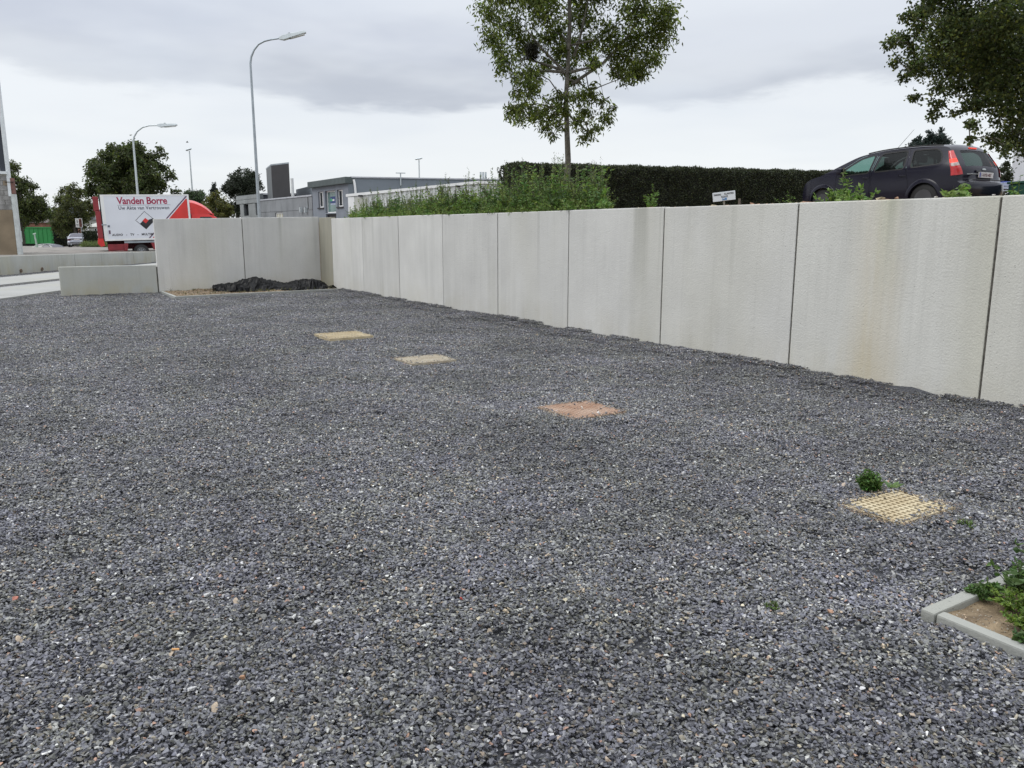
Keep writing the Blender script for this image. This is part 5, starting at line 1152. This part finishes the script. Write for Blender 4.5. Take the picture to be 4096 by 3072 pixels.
# ash on the bank; silhouettes read lobe by lobe
ash = [(514, 109, 9), (527, 107, 11), (546, 127, 7), (550, 107, 12), (531, 86, 12), (559, 123, 6), (589, 133, 7), (586, 113, 9), (606, 116, 8), (589, 91, 10), (604, 100, 5), (505, 60, 11), (492, 37, 12), (489, 8, 13), (527, 43, 14), (531, 70, 12), (511, 21, 14), (554, 32, 14), (570, 48, 12), (586, 41, 12), (607, 32, 14), (634, 64, 12), (641, 71, 7), (624, 48, 16), (652, 57, 10), (650, 32, 18), (664, 16, 16), (634, 11, 17), (580, 11, 16), (548, 5, 17), (594, 64, 6), (568, 66, 8), (545, 62, 8), (560, 95, 8), (574, 78, 7), (515, 78, 6), (500, 50, 8)]
ash += [(577, 120, 7), (565, 108, 8), (598, 126, 6), (520, 118, 6), (538, 114, 8), (612, 108, 5), (576, 95, 8), (618, 70, 9), (628, 76, 7), (553, 136, 4), (582, 138, 4), (560, 52, 9), (592, 60, 7), (517, 92, 6)]
ash += [(500+random.random()*165, -8-random.random()*95, 17) for _ in range(34)]
ash = [q for q in ash if q[1] > -10 or abs(q[0]-580)/95 < (1-((q[1]+10)/110)**2)**.5 if q[1] > -108]
DT = 20.0; b = at(565.5, 190, DT); tp_ = at(571, -75, DT)
T = tree('ash_tree', 'slender ash tree with drooping leaf sprays rising from the weeds before the hedge', (b[0], b[1], zb_), tp_, .085, px_lobes(ash, DT, 1.6),   .12, .040, 46000, (.078, .100, .028), droop=.75, bright=(.17, .21, .05), pb=.22, bark=BARKG, clump=.5, limb_r=.5, tips=22, attach=.36)
mb = MB()
for pts_ in ([(572, 84), (590, 72), (603, 63), (613, 53), (621, 43), (634, 30)], [(571, 72), (588, 68), (600, 62)], [(565, 73), (556, 63), (543, 50), (533, 38), (524, 26)], [(564, 71), (550, 66), (533, 61), (520, 58)], [(564, 72), (548, 71), (530, 72), (510, 74)], [(574, 56), (580, 38), (585, 15), (590, -10)], [(568, 50), (569, 20), (568, -10)]):
    P = [at(u, v, DT-.0+random.uniform(-.1, .1)) for u, v in pts_]; mb.tube(P, np.linspace(.042, .012, len(P)), 7)
mb.tube([at(607, 64, DT), at(616, 72, DT), (at(623, 82, DT)), at(632, 86, DT), at(637, 85, DT)], [.016, .012, .008, .006, .003], 5)
mb.build('limb', BARKG, T, smooth=True, local=(b[0], b[1], zb_))['kind'] = 'stuff'
c = at(532, 52, DT-.3); n_ = 1400; dr = unit(rng.normal(size=(n_, 3))); P = c+dr*.17*rng.random((n_, 1))**.5*np.array([1, 1, 1.2]); V, F, C = leaves(P, rng.normal(size=(n_, 3)), .09, .016, leafcol(n_, (.02, .02, .012), .3))
o = link('nest', arrmesh('nest', V-c, F, LEAFD, col=C)); o.location = c; tag(o, 'dark dense twiggy nest in the left side of the ash crown', 'nest')
# big tree overhanging on the right
DT = 14.5
rt = [(891, 42, 7), (901, 38, 8), (896, 59, 6), (904.5, 76, 6), (915, 96, 6), (934, 115, 6), (938, 105, 7), (919, 68, 11), (924, 10, 11), (918, 26, 10), (949, 32, 20), (949, 66, 17), (942, 88, 10), (953, 112, 4), (980, 30, 26), (982, 75, 20), (1010, 50, 28), (972, 124, 7), (970, 105, 9), (1010, 110, 16), (992, 137, 9), (1007, 147, 7), (1012, 136, 12), (970, 140, 5), (985, 100, 9), (1030, 80, 26), (1035, 130, 22), (960, 15, 18), (1000, 12, 22), (930, 55, 12), (910, 50, 7), (908, 15, 7), (995, 55, 22), (965, 50, 20), (1000, 90, 14), (1045, 30, 26), (960, 85, 8)]
rt += [(920+random.random()*160, -12-random.random()*70, 22) for _ in range(16)]+[(1050+random.random()*50, 20+random.random()*110, 24) for _ in range(8)]
b = at(1085, 200, DT); T = tree('hornbeam_tree', 'large dark broadleaf tree overhanging the station wagon at the right edge', (b[0], b[1], 1.7), at(1060, -60, DT), .17, px_lobes(rt, DT, 1.5), .062, .046, 84000, (.052, .070, .025), droop=.45, bright=(.12, .135, .035), pb=.18, clump=.5, tips=22, limb_r=.3)
# background trees
def bgt(lab, base, D, lobes, nl, ll, col, top, r0=.18, zb=None, **k):
    b = at(base[0], base[1], D); zb = zb if zb is not None else .3
    return tree('tree', lab, (b[0], b[1], zb), at(*top, D), r0, lobes, ll, ll*.5, nl, col, bark=BARK, tips=16, **k)
L_ = auto_lobes(88, 176, 141, 205, 72, 46, 9, 'round', 2.5)+px_lobes([(97, 167, 8), (94, 178, 7), (91, 188, 7), (104, 156, 7), (112, 148, 6), (110, 165, 8), (103, 176, 7), (98, 186, 7), (92, 195, 6), (120, 150, 7), (140, 146, 7), (157, 152, 7), (170, 175, 6), (175, 190, 5), (160, 205, 10), (120, 205, 10), (135, 200, 12)], 72, 2)
bgt('big round crowned tree directly behind the box truck', (136, 240), 72, L_, 25000, .30, (.055, .070, .027), (136, 150), .3, droop=.55, bright=(.09, .11, .03), pb=.12)
bgt('small bushy tree behind the straight street lamp right of the truck', (196, 240), 70, auto_lobes(179, 216, 187, 222, 70, 16, 6.5, 'round', 1.5), 5000, .22, (.040, .058, .028), (196, 190), .14)
bgt('tall dark pyramid shaped evergreen behind the grey block building', (238, 240), 80, auto_lobes(222, 263, 168, 216, 80, 34, 7, 'dome', 2)+px_lobes([(239, 171, 3.5), (246, 173, 4), (233, 177, 4), (252, 177, 4), (226, 188, 5), (259, 187, 5), (230, 210, 7), (242, 212, 7)], 80, 1), 15000, .24, (.026, .034, .020), (239, 170), .25, dirz=.5, mat_l=LEAFD)
bgt('slim dark conifer left of the tall evergreen', (214, 240), 92, auto_lobes(209, 219.5, 182, 214, 92, 14, 3.4, 'cone', .8)+px_lobes([(214, 184.5, 2.2), (214, 188, 2.6)], 92, .3), 3600, .2, (.022, .030, .024), (214, 184), .15, dirz=.7, mat_l=LEAFD)
bgt('yellowish green bushy tree just right of the red truck cab', (216, 240), 62, auto_lobes(200, 234, 193, 225, 62, 20, 5.5, 'dome', 1.2)+px_lobes([(216, 193, 4), (211, 197, 4), (228, 207, 5), (222, 200, 5)], 62, .5), 5200, .20, (.085, .088, .028), (216, 194), .12)
bgt('dark green tree beside the half plastered house', (22, 240), 70, px_lobes([(12, 166, 6), (10, 176, 8), (20, 182, 8), (16, 195, 10), (28, 186, 7), (34, 200, 9), (24, 205, 10), (42, 200, 6), (44, 208, 7), (30, 214, 9), (14, 212, 10), (38, 217, 7), (50, 214, 5), (8, 188, 9), (8, 200, 9), (20, 220, 8)], 70, 1.5), 12000, .24, (.052, .066, .024), (18, 170), .2, bright=(.09, .11, .03), pb=.12)
bgt('bushy mid green tree above the silver saloon', (76, 243), 90, px_lobes([(66, 192, 6), (74, 190, 7), (82, 194, 6), (60, 203, 7), (70, 202, 9), (82, 204, 8), (90, 203, 5), (56, 213, 7), (66, 216, 9), (78, 214, 9), (88, 213, 6), (58, 224, 7), (70, 226, 7), (92, 208, 4), (62, 232, 5), (84, 222, 6)], 90, 1.5), 11000, .24, (.060, .070, .026), (74, 196), .2, zb=-.3, bright=(.10, .11, .03), pb=.12)
bgt('dark conifer tops peeping over the roof of the station wagon', (935, 200), 36, px_lobes([(917, 141, 3.5), (915, 146, 5), (932, 136, 4), (938, 139, 5), (931, 143, 6), (943, 137, 3), (945, 144, 6), (924, 146, 5), (941, 131, 2.5), (929, 133, 2.2), (920, 138, 2), (935, 150, 8), (918, 152, 8)], 36, .4), 4500, .12, (.026, .040, .034), (936, 134), .12, zb=1.7, dirz=.8, mat_l=LEAFD)
bgt('dark leafy shrub squeezed between station wagon and white building', (1006, 190), 22.5, px_lobes([(1006, 163, 3), (1004, 168, 4), (1008, 172, 4), (1005, 178, 4), (1000, 184, 5), (1009, 180, 3)], 22.5, .2), 1500, .07, (.035, .045, .022), (1006, 166), .03, zb=1.7)
# ------------------------------------------------------------------ hedges
def hedge(name, lab, P0, P1, zb, zt, wd, n, ll, col, loc=None, mat_l=LEAFD):
    P0 = np.array(P0[:2], float); P1 = np.array(P1[:2], float); d = P1-P0; L = np.linalg.norm(d); d /= L; nn = np.array([-d[1], d[0]])
    if np.dot(nn, P0) > 0: nn = -nn     # towards the camera
    org = (P0[0], P0[1], zb); T = empty(name, org, label=lab, cat='hedge')
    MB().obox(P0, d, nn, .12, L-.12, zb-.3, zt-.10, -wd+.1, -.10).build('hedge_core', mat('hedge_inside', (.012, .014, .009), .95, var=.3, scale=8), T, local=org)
    A = np.array([L*(zt-zb), L*wd, wd*(zt-zb), wd*(zt-zb)]); k = rng.choice(4, n, p=A/A.sum()); s = rng.random(n); h = rng.random(n)
    wob = lambda a, b: .035*np.sin(a*3.1+b*4)+.025*np.sin(a*7.7-b*9)+.02*np.sin(a*17+b*3)
    P = np.zeros((n, 3)); D = np.zeros((n, 3)); X, Y, Z = np.zeros(n), np.zeros(n), np.zeros(n)
    f = k == 0; X[f] = s[f]*L; Y[f] = wob(X[f], h[f]*2); Z[f] = zb+h[f]*(zt-zb)
    f = k == 1; X[f] = s[f]*L; Y[f] = -h[f]*wd; Z[f] = zt+wob(X[f], h[f])*.7
    f = k == 2; X[f] = wob(s[f]*3, h[f]*2); Y[f] = -s[f]*wd; Z[f] = zb+h[f]*(zt-zb)
    f = k == 3; X[f] = L+wob(s[f]*3, h[f]*2); Y[f] = -s[f]*wd; Z[f] = zb+h[f]*(zt-zb)
    Y -= abs(rng.normal(size=n))*.05; Z -= abs(rng.normal(size=n))*.03*(k == 1)
    P[:, :2] = P0+d*X[:, None]+nn*Y[:, None]; P[:, 2] = Z
    out = np.where((k == 0)[:, None], np.append(nn, .5), np.where((k == 1)[:, None], np.array([0, 0, 1.]), np.where((k == 2)[:, None], np.append(-d, .4), np.append(d, .4))))
    D = out+rng.normal(size=(n, 3))*.75; V, F, C = leaves(P, D, ll*rng.uniform(.6, 1.3, n), ll*.5, leafcol(n, col, .3, (.05, .065, .02), .06))
    link('hedge_foliage', arrmesh('hedge_foliage', V-np.array(org), F, mat_l, col=C), T); return T
a = at(514.5, 190, 27.0); b_ = at(1010, 190, 33.5)
hedge('clipped_hedge', 'long tall dark clipped hedge running across behind the bank', a, b_, 1.5, zat(a, 163.2), 1.6, 90000, .075, (.042, .050, .027))
a = at(84, 240, 70); b_ = at(108, 240, 68); hedge('dark_hedge', 'low dark hedge between the silver saloon and the box truck', a, b_, -.3, zat(a, 232.5), 1.5, 5000, .18, (.026, .034, .018))
a = at(54, 240, 96); b_ = at(67, 240, 94); hedge('dark_hedge', 'dark shadowy hedge between the green container and the silver saloon', a, b_, -1.5, zat(a, 226), 1.5, 4000, .22, (.016, .020, .012))
# ================================================================== WEEDS
STEM = mat('green_stem', (.07, .085, .035), .8, var=.2)
class Veg:
    def __init__(s): s.V = []; s.F = []; s.C = []; s.o = 0
    def put(s, V, F, C): s.V.append(V); s.F.append(F+s.o); s.C.append(C); s.o += len(V)
    def plant(s, base, h, col, leaf=.07, lw=.35, dens=34, lean=.18, branches=4, spike=True, bright=None, pb=0.1, spread=.25):
        base = np.array(base, float); nb_ = branches+1; PP, DD, LL, CC = [], [], [], []
        for bidx in range(nb_):
            a = random.uniform(0, 6.28); sp_ = spread*h*(0 if bidx == 0 else random.uniform(.5, 1.2)); hh = h*(1 if bidx == 0 else random.uniform(.45, .92)); z0 = 0 if bidx == 0 else h*random.uniform(.02, .3)
            tip = np.array([math.cos(a)*sp_+random.gauss(0, lean*h*.3), math.sin(a)*sp_+random.gauss(0, lean*h*.3), hh]); p0 = np.array([0, 0, z0]); mid = (p0+tip)/2+np.array([math.cos(a), math.sin(a), 0])*sp_*.15
            ts = np.linspace(0, 1, 7); path = np.array([(1-t)**2*p0+2*t*(1-t)*mid+t*t*tip for t in ts])+base
            w_ = .004+.004*h
            for q in range(6):      # stem as two crossed thin blades
                A, B = path[q], path[q+1]; ww = w_*(1-q/8)
                for dv in (np.array([ww, 0, 0]), np.array([0, ww, 0])):
                    s.put(np.array([A-dv, A+dv, B+dv*.8, B-dv*.8]), np.array([[0, 1, 2, 3]]), np.tile(np.array([[.07, .085, .035]]), (4, 1)))
            n = int(dens*(1 if bidx == 0 else .6)); t = rng.uniform(.08, 1, n)**.9; i = np.minimum((t*6).astype(int), 5); f = (t*6-i)[:, None]; P = path[i]*(1-f)+path[i+1]*f
            D = rng.normal(size=(n, 3)); D[:, 2] = rng.normal(size=n)*.35+.25
            PP.append(P); DD.append(D); LL.append(leaf*(1.15-.6*t)*rng.uniform(.7, 1.25, n)); CC.append(leafcol(n, col, .25, bright, pb))
            if spike and hh > .35:
                n = 26; t = rng.uniform(.72, 1.06, n); P = path[5]+(path[6]-path[5])*((t*6-5)[:, None]); D = rng.normal(size=(n, 3))*.5+np.array([0, 0, .9]); PP.append(P+rng.normal(size=(n, 3))*.012); DD.append(D); LL.append(np.full(n, .03)); CC.append(leafcol(n, (.10, .11, .06), .3))
        P = np.concatenate(PP); s.put(*leaves(P, np.concatenate(DD), np.concatenate(LL), np.concatenate(LL)*lw, np.concatenate(CC), .25))
    def build(s, name, lab, cat, kind=None, group=None, m_=None, org=None):
        V = np.concatenate(s.V); org = V.min(0)*.5+V.max(0)*.5*np.array([1, 1, 0])+np.array([0, 0, V[:, 2].min()*.5]) if org is None else np.array(org)
        o = link(name, arrmesh(name, V-org, np.concatenate(s.F), m_ or WEED, col=np.concatenate(s.C))); o.location = org; return tag(o, lab, cat, group, kind)
random.seed(9)
G1, G2, G3 = (.115, .19, .048), (.080, .138, .045), (.16, .21, .062)
def onwall(u, back): # a point on the bank behind the long wall at column u
    r = ray(u, 200); x = WX+.17+back; t = x/r[0]; return (x, r[1]*t, tz(x, r[1]*t)-.01)
vg = Veg()
prof_ = [(345, 5), (352, 12), (362, 18), (378, 26), (395, 25), (412, 30), (430, 28), (450, 32), (480, 34), (500, 40), (512, 36), (530, 48), (545, 50), (560, 52), (580, 50), (597, 46), (606, 22), (612, 4)]
pr_ = lambda u: np.interp(u, [p[0] for p in prof_], [p[1] for p in prof_])
for i in range(520):
    u = 345+265*random.random()**.95; back = abs(random.gauss(0, .75)); 
    if back > 2.2: continue
    p = onwall(u, back); D = depth(p); want = (pr_(u)+2)*(random.uniform(.25, .72) if random.random() < .75 else random.uniform(.7, 1.05))*D/FPX; vtop = 0
    # height so that the tip reaches the wanted row above the wall top as seen over the wall
    h = want+max(0, (WX and 1.73-p[2]))*.6-max(0, (1.73-CAMH)*0); h = max(.12, h)
    vg.plant(p, h, random.choice([G1, G1, G2, G3]), leaf=random.choice([.05, .065, .085, .12]), dens=int(14+24*h), branches=3 if h > .3 else 2, lw=random.choice([.2, .3, .5]), bright=(.15, .20, .05), pb=.15, spread=random.choice([.2, .4, .6]), spike=random.random() < .4, lean=.35)
for i in range(230):       # leafy fringe hugging the wall top, some of it hanging over
    u = 352+252*random.random(); p = onwall(u, random.uniform(-.14, .25)); vg.plant((p[0], p[1], 1.69), random.uniform(.08, .22), random.choice([G1, G3]), leaf=.06, dens=14, branches=3, spike=False, spread=.9, lw=.4, bright=(.15, .2, .06), pb=.15)
vg.build('bank_weeds', 'dense green weeds growing along the bank just behind the long wall', 'weeds', 'stuff')
# taller flowering stalks one can tell apart
tall = [(505, 163.5, .5, 'tallest feathery weed stalk near the left end of the clipped hedge'), (469, 171, .4, 'tall arching weed stalk above the middle of the white hall'), (480.5, 174, .6, 'thin upright weed stalk right of the arching one, before the white hall'), (445, 176, .5, 'thin weed stalk before the ribbed wall, left of the arching stalk'), (417, 183, .3, 'bushy dark topped weed in front of the white hall'), (378, 189.5, .3, 'bushy leafed weed near the left end of the weeds'), (390.5, 187.5, .5, 'slim weed with a leafy tip, second from the left end of the weeds'),
        (600, 161.5, .4, 'tall leafy weed right of the ash trunk rising above the hedge top'), (542, 164, .5, 'grey green weed spire left of the ash trunk'), (553, 161, .7, 'weed spire with an arched tip close left of the ash trunk'), (528, 166, .6, 'pale weed spire in front of the left end of the hedge')]
for u, v, back, lab in tall:
    p = onwall(u, back); h = zat(np.array(p), v)-p[2]; vg = Veg()
    vg.plant(p, h, G2 if 'dark' in lab else G1, leaf=.06 if 'leaf' not in lab else .085, dens=60 if 'bushy' in lab or 'leafy' in lab else 30, branches=3, lean=.03, spread=.10 if 'bushy' not in lab else .16, lw=.3)
    vg.build('tall_weed', lab, 'weed', group='tall weed stalks on the bank', org=p)
for u, v, back, hh, lab, kw in [(652, 184, .9, .0, 'dark green pointed weed standing alone before the hedge, between the tree and the parking notice', dict(branches=6, dens=60, spread=.35, spike=False, leaf=.06)),
        (842, 172, .15, .0, 'tall leafy weed on the wall top in front of the station wagon door', dict(branches=2, dens=54, spread=.15, leaf=.075, bright=(.12, .17, .06), pb=.2)),
        (860, 186.5, .05, .0, 'low spreading weed with broad leaves under the station wagon door', dict(branches=5, dens=26, spread=.8, spike=False, leaf=.085, lw=.5, bright=(.16, .22, .07), pb=.3)),
        (829, 188, .05, .0, 'low leafy weed beside the front wheel of the station wagon', dict(branches=5, dens=30, spread=.7, spike=False, leaf=.08, lw=.4, bright=(.16, .22, .07), pb=.3)),
        (840, 190, .0, .0, 'bright green weed sprawling over the wall edge below the wagon mirror', dict(branches=5, dens=26, spread=.9, spike=False, leaf=.08, lw=.45, bright=(.16, .22, .07), pb=.35)),
        (959, 184.5, .05, .0, 'small bright green weed on the wall top under the wagon tail lamp', dict(branches=6, dens=22, spread=.7, spike=False, leaf=.11, lw=.35, bright=(.18, .24, .08), pb=.4)),
        (788, 191, 1.2, .0, 'sparse dark weed before the front end of the station wagon', dict(branches=5, dens=16, spread=.5, spike=False, leaf=.05)),
        (1017, 175, .2, .0, 'spindly weed on the wall top before the white building', dict(branches=2, dens=12, spread=.3, spike=False, leaf=.06))]:
    p = onwall(u, back); h = max(zat(np.array(p), v)-p[2], .12); vg = Veg(); kw.setdefault('lw', .32); vg.plant(p, h, G1, lean=.05, **kw); vg.build('weed', lab if len(lab.split()) < 17 else 'dark green pointed weed standing alone before the hedge, left of the parking notice', 'weed', org=p)
# weeds in the gravel and the planter
random.seed(4)
p = gnd(869.5, 491); vg = Veg()
for k in range(16): vg.plant((p[0]+random.gauss(0, .022), p[1]+random.gauss(0, .018), .0), random.uniform(.06, .125), (.065, .125, .030), leaf=.032, dens=30, branches=3, spike=False, spread=.5, lw=.55, bright=(.12, .19, .05), pb=.2)
vg.build('gravel_weed', 'small bushy green weed growing at the back edge of the yellowish grate', 'weed', org=(p[0], p[1], 0))
p = gnd(892.5, 489.5); vg = Veg(); P = np.tile(np.array([[p[0], p[1], .012]]), (7, 1)); D = np.array([[math.cos(a), math.sin(a), .55] for a in np.linspace(0, 5.4, 7)]); vg.put(*leaves(P, D, .065, .028, leafcol(7, (.14, .22, .09), .1), .1)); vg.build('rosette_weed', 'pale green rosette weed beside the bushy one behind the yellowish grate', 'weed', org=(p[0], p[1], 0))
for (u, v, s, lab) in [(963, 525.5, .2, 'tiny green sprout in the gravel right of the yellowish grate'), (771, 613, .1, 'tiny green sprout in the gravel left of the planter corner'), (783, 356.5, .8, 'thin grass tuft at the foot of the long wall')]:
    p = gnd(u, v); vg = Veg(); z = gz(p[0], p[1])
    for k in range(5): vg.plant((p[0]+random.gauss(0, .02), p[1]+random.gauss(0, .02), z), .07*s+.02, G1, leaf=.028*s+.01, dens=10, branches=2, spike=False, spread=.7, lw=.3)
    vg.build('sprout', lab, 'weed', org=(p[0], p[1], z))
random.seed(14)
vg = Veg()
for k in range(60):        # feathery light green ground weed
    x = 3.02+abs(random.gauss(0, .25)); y = random.uniform(1.18, 1.46)-.2*random.random()**2; vg.plant((x, y, .015), random.uniform(.04, .10), (.11, .17, .035), leaf=.026, dens=34, branches=5, spike=False, spread=.9, lw=.5, bright=(.17, .24, .05), pb=.25)
vg.build('planter_ground_weeds', 'feathery yellow green ground weeds in the planter bed', 'weeds', 'stuff')
for (x, y, h, lab) in [(3.33, 1.46, .15, 'dark broad leaved weed rising over the back kerb of the planter'), (3.19, 1.53, .055, 'small leafy weed draped across the back kerb of the planter'), (2.93, 1.24, .05, 'weed creeping over the front kerb of the planter'), (3.50, 1.42, .22, 'tallest dark weed at the right edge of the picture in the planter')]:
    vg = Veg()
    for k in range(6): vg.plant((x+random.gauss(0, .035), y+random.gauss(0, .02), .02), h*random.uniform(.6, 1), (.075, .125, .042), leaf=.024+.15*h, dens=16, branches=4, spike=False, spread=.6, lw=.6, bright=(.08, .13, .04), pb=.2)
    vg.build('planter_weed', lab, 'weed', org=(x, y, .02), group='leafy weeds in the near planter')
vg = Veg()
for k in range(70): x = random.uniform(3.2, 6.8); y = 18.75+.1*(x-3)+abs(random.gauss(0, .25)) if random.random() < .6 else random.uniform(20.15, 20.4); vg.plant((x, y, .05), random.uniform(.02, .07), (.16, .15, .06), leaf=.03, dens=6, branches=2, spike=False, spread=1, lw=.2)
vg.build('dry_grass', 'thin dry grass wisps scattered on the sandy bed by the black sheet', 'grass', 'stuff')
vg = Veg()
for k in range(500): X = random.uniform(-42, -27)*1.0; D = 57+random.random()*8; X = (89+random.random()*26-512)/FPX*D; p = W(X, D); vg.plant((p[0], p[1], aspz(X, D)), random.uniform(.2, .5), (.09, .12, .035), leaf=.25, dens=7, branches=2, spike=False, spread=.6, lw=.12)
vg.build('verge_grass', 'strip of rough green grass between the dark hedge and the truck', 'grass', 'stuff')
# rubble and clods along the bank edge
random.seed(31)
RB1 = mat('orange_clod', (.26, .15, .09), .95, var=.35, scale=20, bump=.8); RB2 = mat('tan_clod', (.33, .27, .17), .95, var=.3, scale=20, bump=.8)
ctr, fac, mi_ = [], [], []; V_ = []; off = 0
for k in range(260):
    u = random.choice([random.uniform(618, 655), random.uniform(655, 820), random.uniform(800, 900), random.uniform(640, 1020)]); s = abs(random.gauss(.02, .018))*(1.5 if u < 656 and random.random() < .4 else 1)+.008; p = onwall(u, abs(random.gauss(0, .12)))
    Vh, Fh_ = random.choice(HULL); V_.append(Vh*s*np.array([1.3, 1, .9])+np.array([p[0], p[1], 1.735-.01])); fac.append(Fh_+off); off += len(Vh); mi_ += [random.choice([0, 0, 1])]*len(Fh_)
o = link('bank_rubble', arrmesh('bank_rubble', np.concatenate(V_), np.concatenate(fac), [RB1, RB2], mi=mi_)); tag(o, 'orange and tan clods and rubble lying along the top of the bank', 'rubble', kind='stuff')
def bstone(u, v, s, m_, lab):
    p = onwall(u, .04); me = bpy.data.meshes.new('rock'); Vh, Fh_ = random.choice(HULL); me.from_pydata([tuple(q) for q in Vh*s*np.array([1.3, 1, 1])], [], [tuple(map(int, f)) for f in Fh_]); me.materials.append(m_); o = link('rock', me); o.location = (p[0], p[1], 1.745); o.scale = (.62, .62, .62); tag(o, lab, 'rock')
bstone(881, 189.3, .09, RB2, 'yellowish tan rock on the wall top beside the wagon rear wheel'); bstone(896, 190.5, .07, RB1, 'flat brown rock right of the yellowish one under the wagon'); bstone(864, 193, .06, RB2, 'pale flat rock on the wall top left of the wagon rear wheel')
bstone(936, 187.8, .035, mat('pale_rock', (.42, .40, .37), .9), 'small pale rock below the wagon number plate, left one'); bstone(993.5, 187.2, .032, mat('pale_rock', (.42, .40, .37), .9), 'small pale rock below the wagon bumper, right one')
# odds and ends right of the wagon
c = at(1007, 178, 21.5); q = MB().box(-.12, .12, -.1, .1, -.08, .06).build('blue_crate', mat('blue_plastic', (.03, .06, .30), .5), bevel=.02); q.location = (c[0], c[1], zat(c, 182)-.05); q.rotation_euler = (0, 0, -.5); tag(q, 'blue plastic crate just visible between the wagon and the white building', 'crate')
T = empty('stacked_boards', tuple(at(1021, 186, 21.0)), -.55, label='grey white boards and slats piled behind the wall at the right edge', cat='boards'); GRB = mat('grey_board', (.42, .46, .55), .6, var=.15); org = T.location
for k in range(7):
    o = MB().box(-.75, .85, -.12+.03*k, .02+.03*k, 0, .022).build('board', GRB, T, bevel=.003); o.location = (random.uniform(-.06, .06), random.uniform(-.05, .05), -.12+.034*k); o.rotation_euler = (0, random.uniform(-.06, .03), random.uniform(-.08, .08))
T = empty('wheelie_bin', tuple(at(1030, 190, 18)), -.4, label='dark green bin partly cut off by the right edge', cat='bin'); T.location.z = 1.66; gb = mat('bin_green', (.03, .09, .07), .5)
MB().prism([(-.26, .0), (.26, .0), (.31, .78), (-.31, .78)], -.28, .28).build('bin_body', gb, T, bevel=.02); MB().box(-.33, .33, -.31, .31, .785, .84).build('lid', gb, T, bevel=.015)
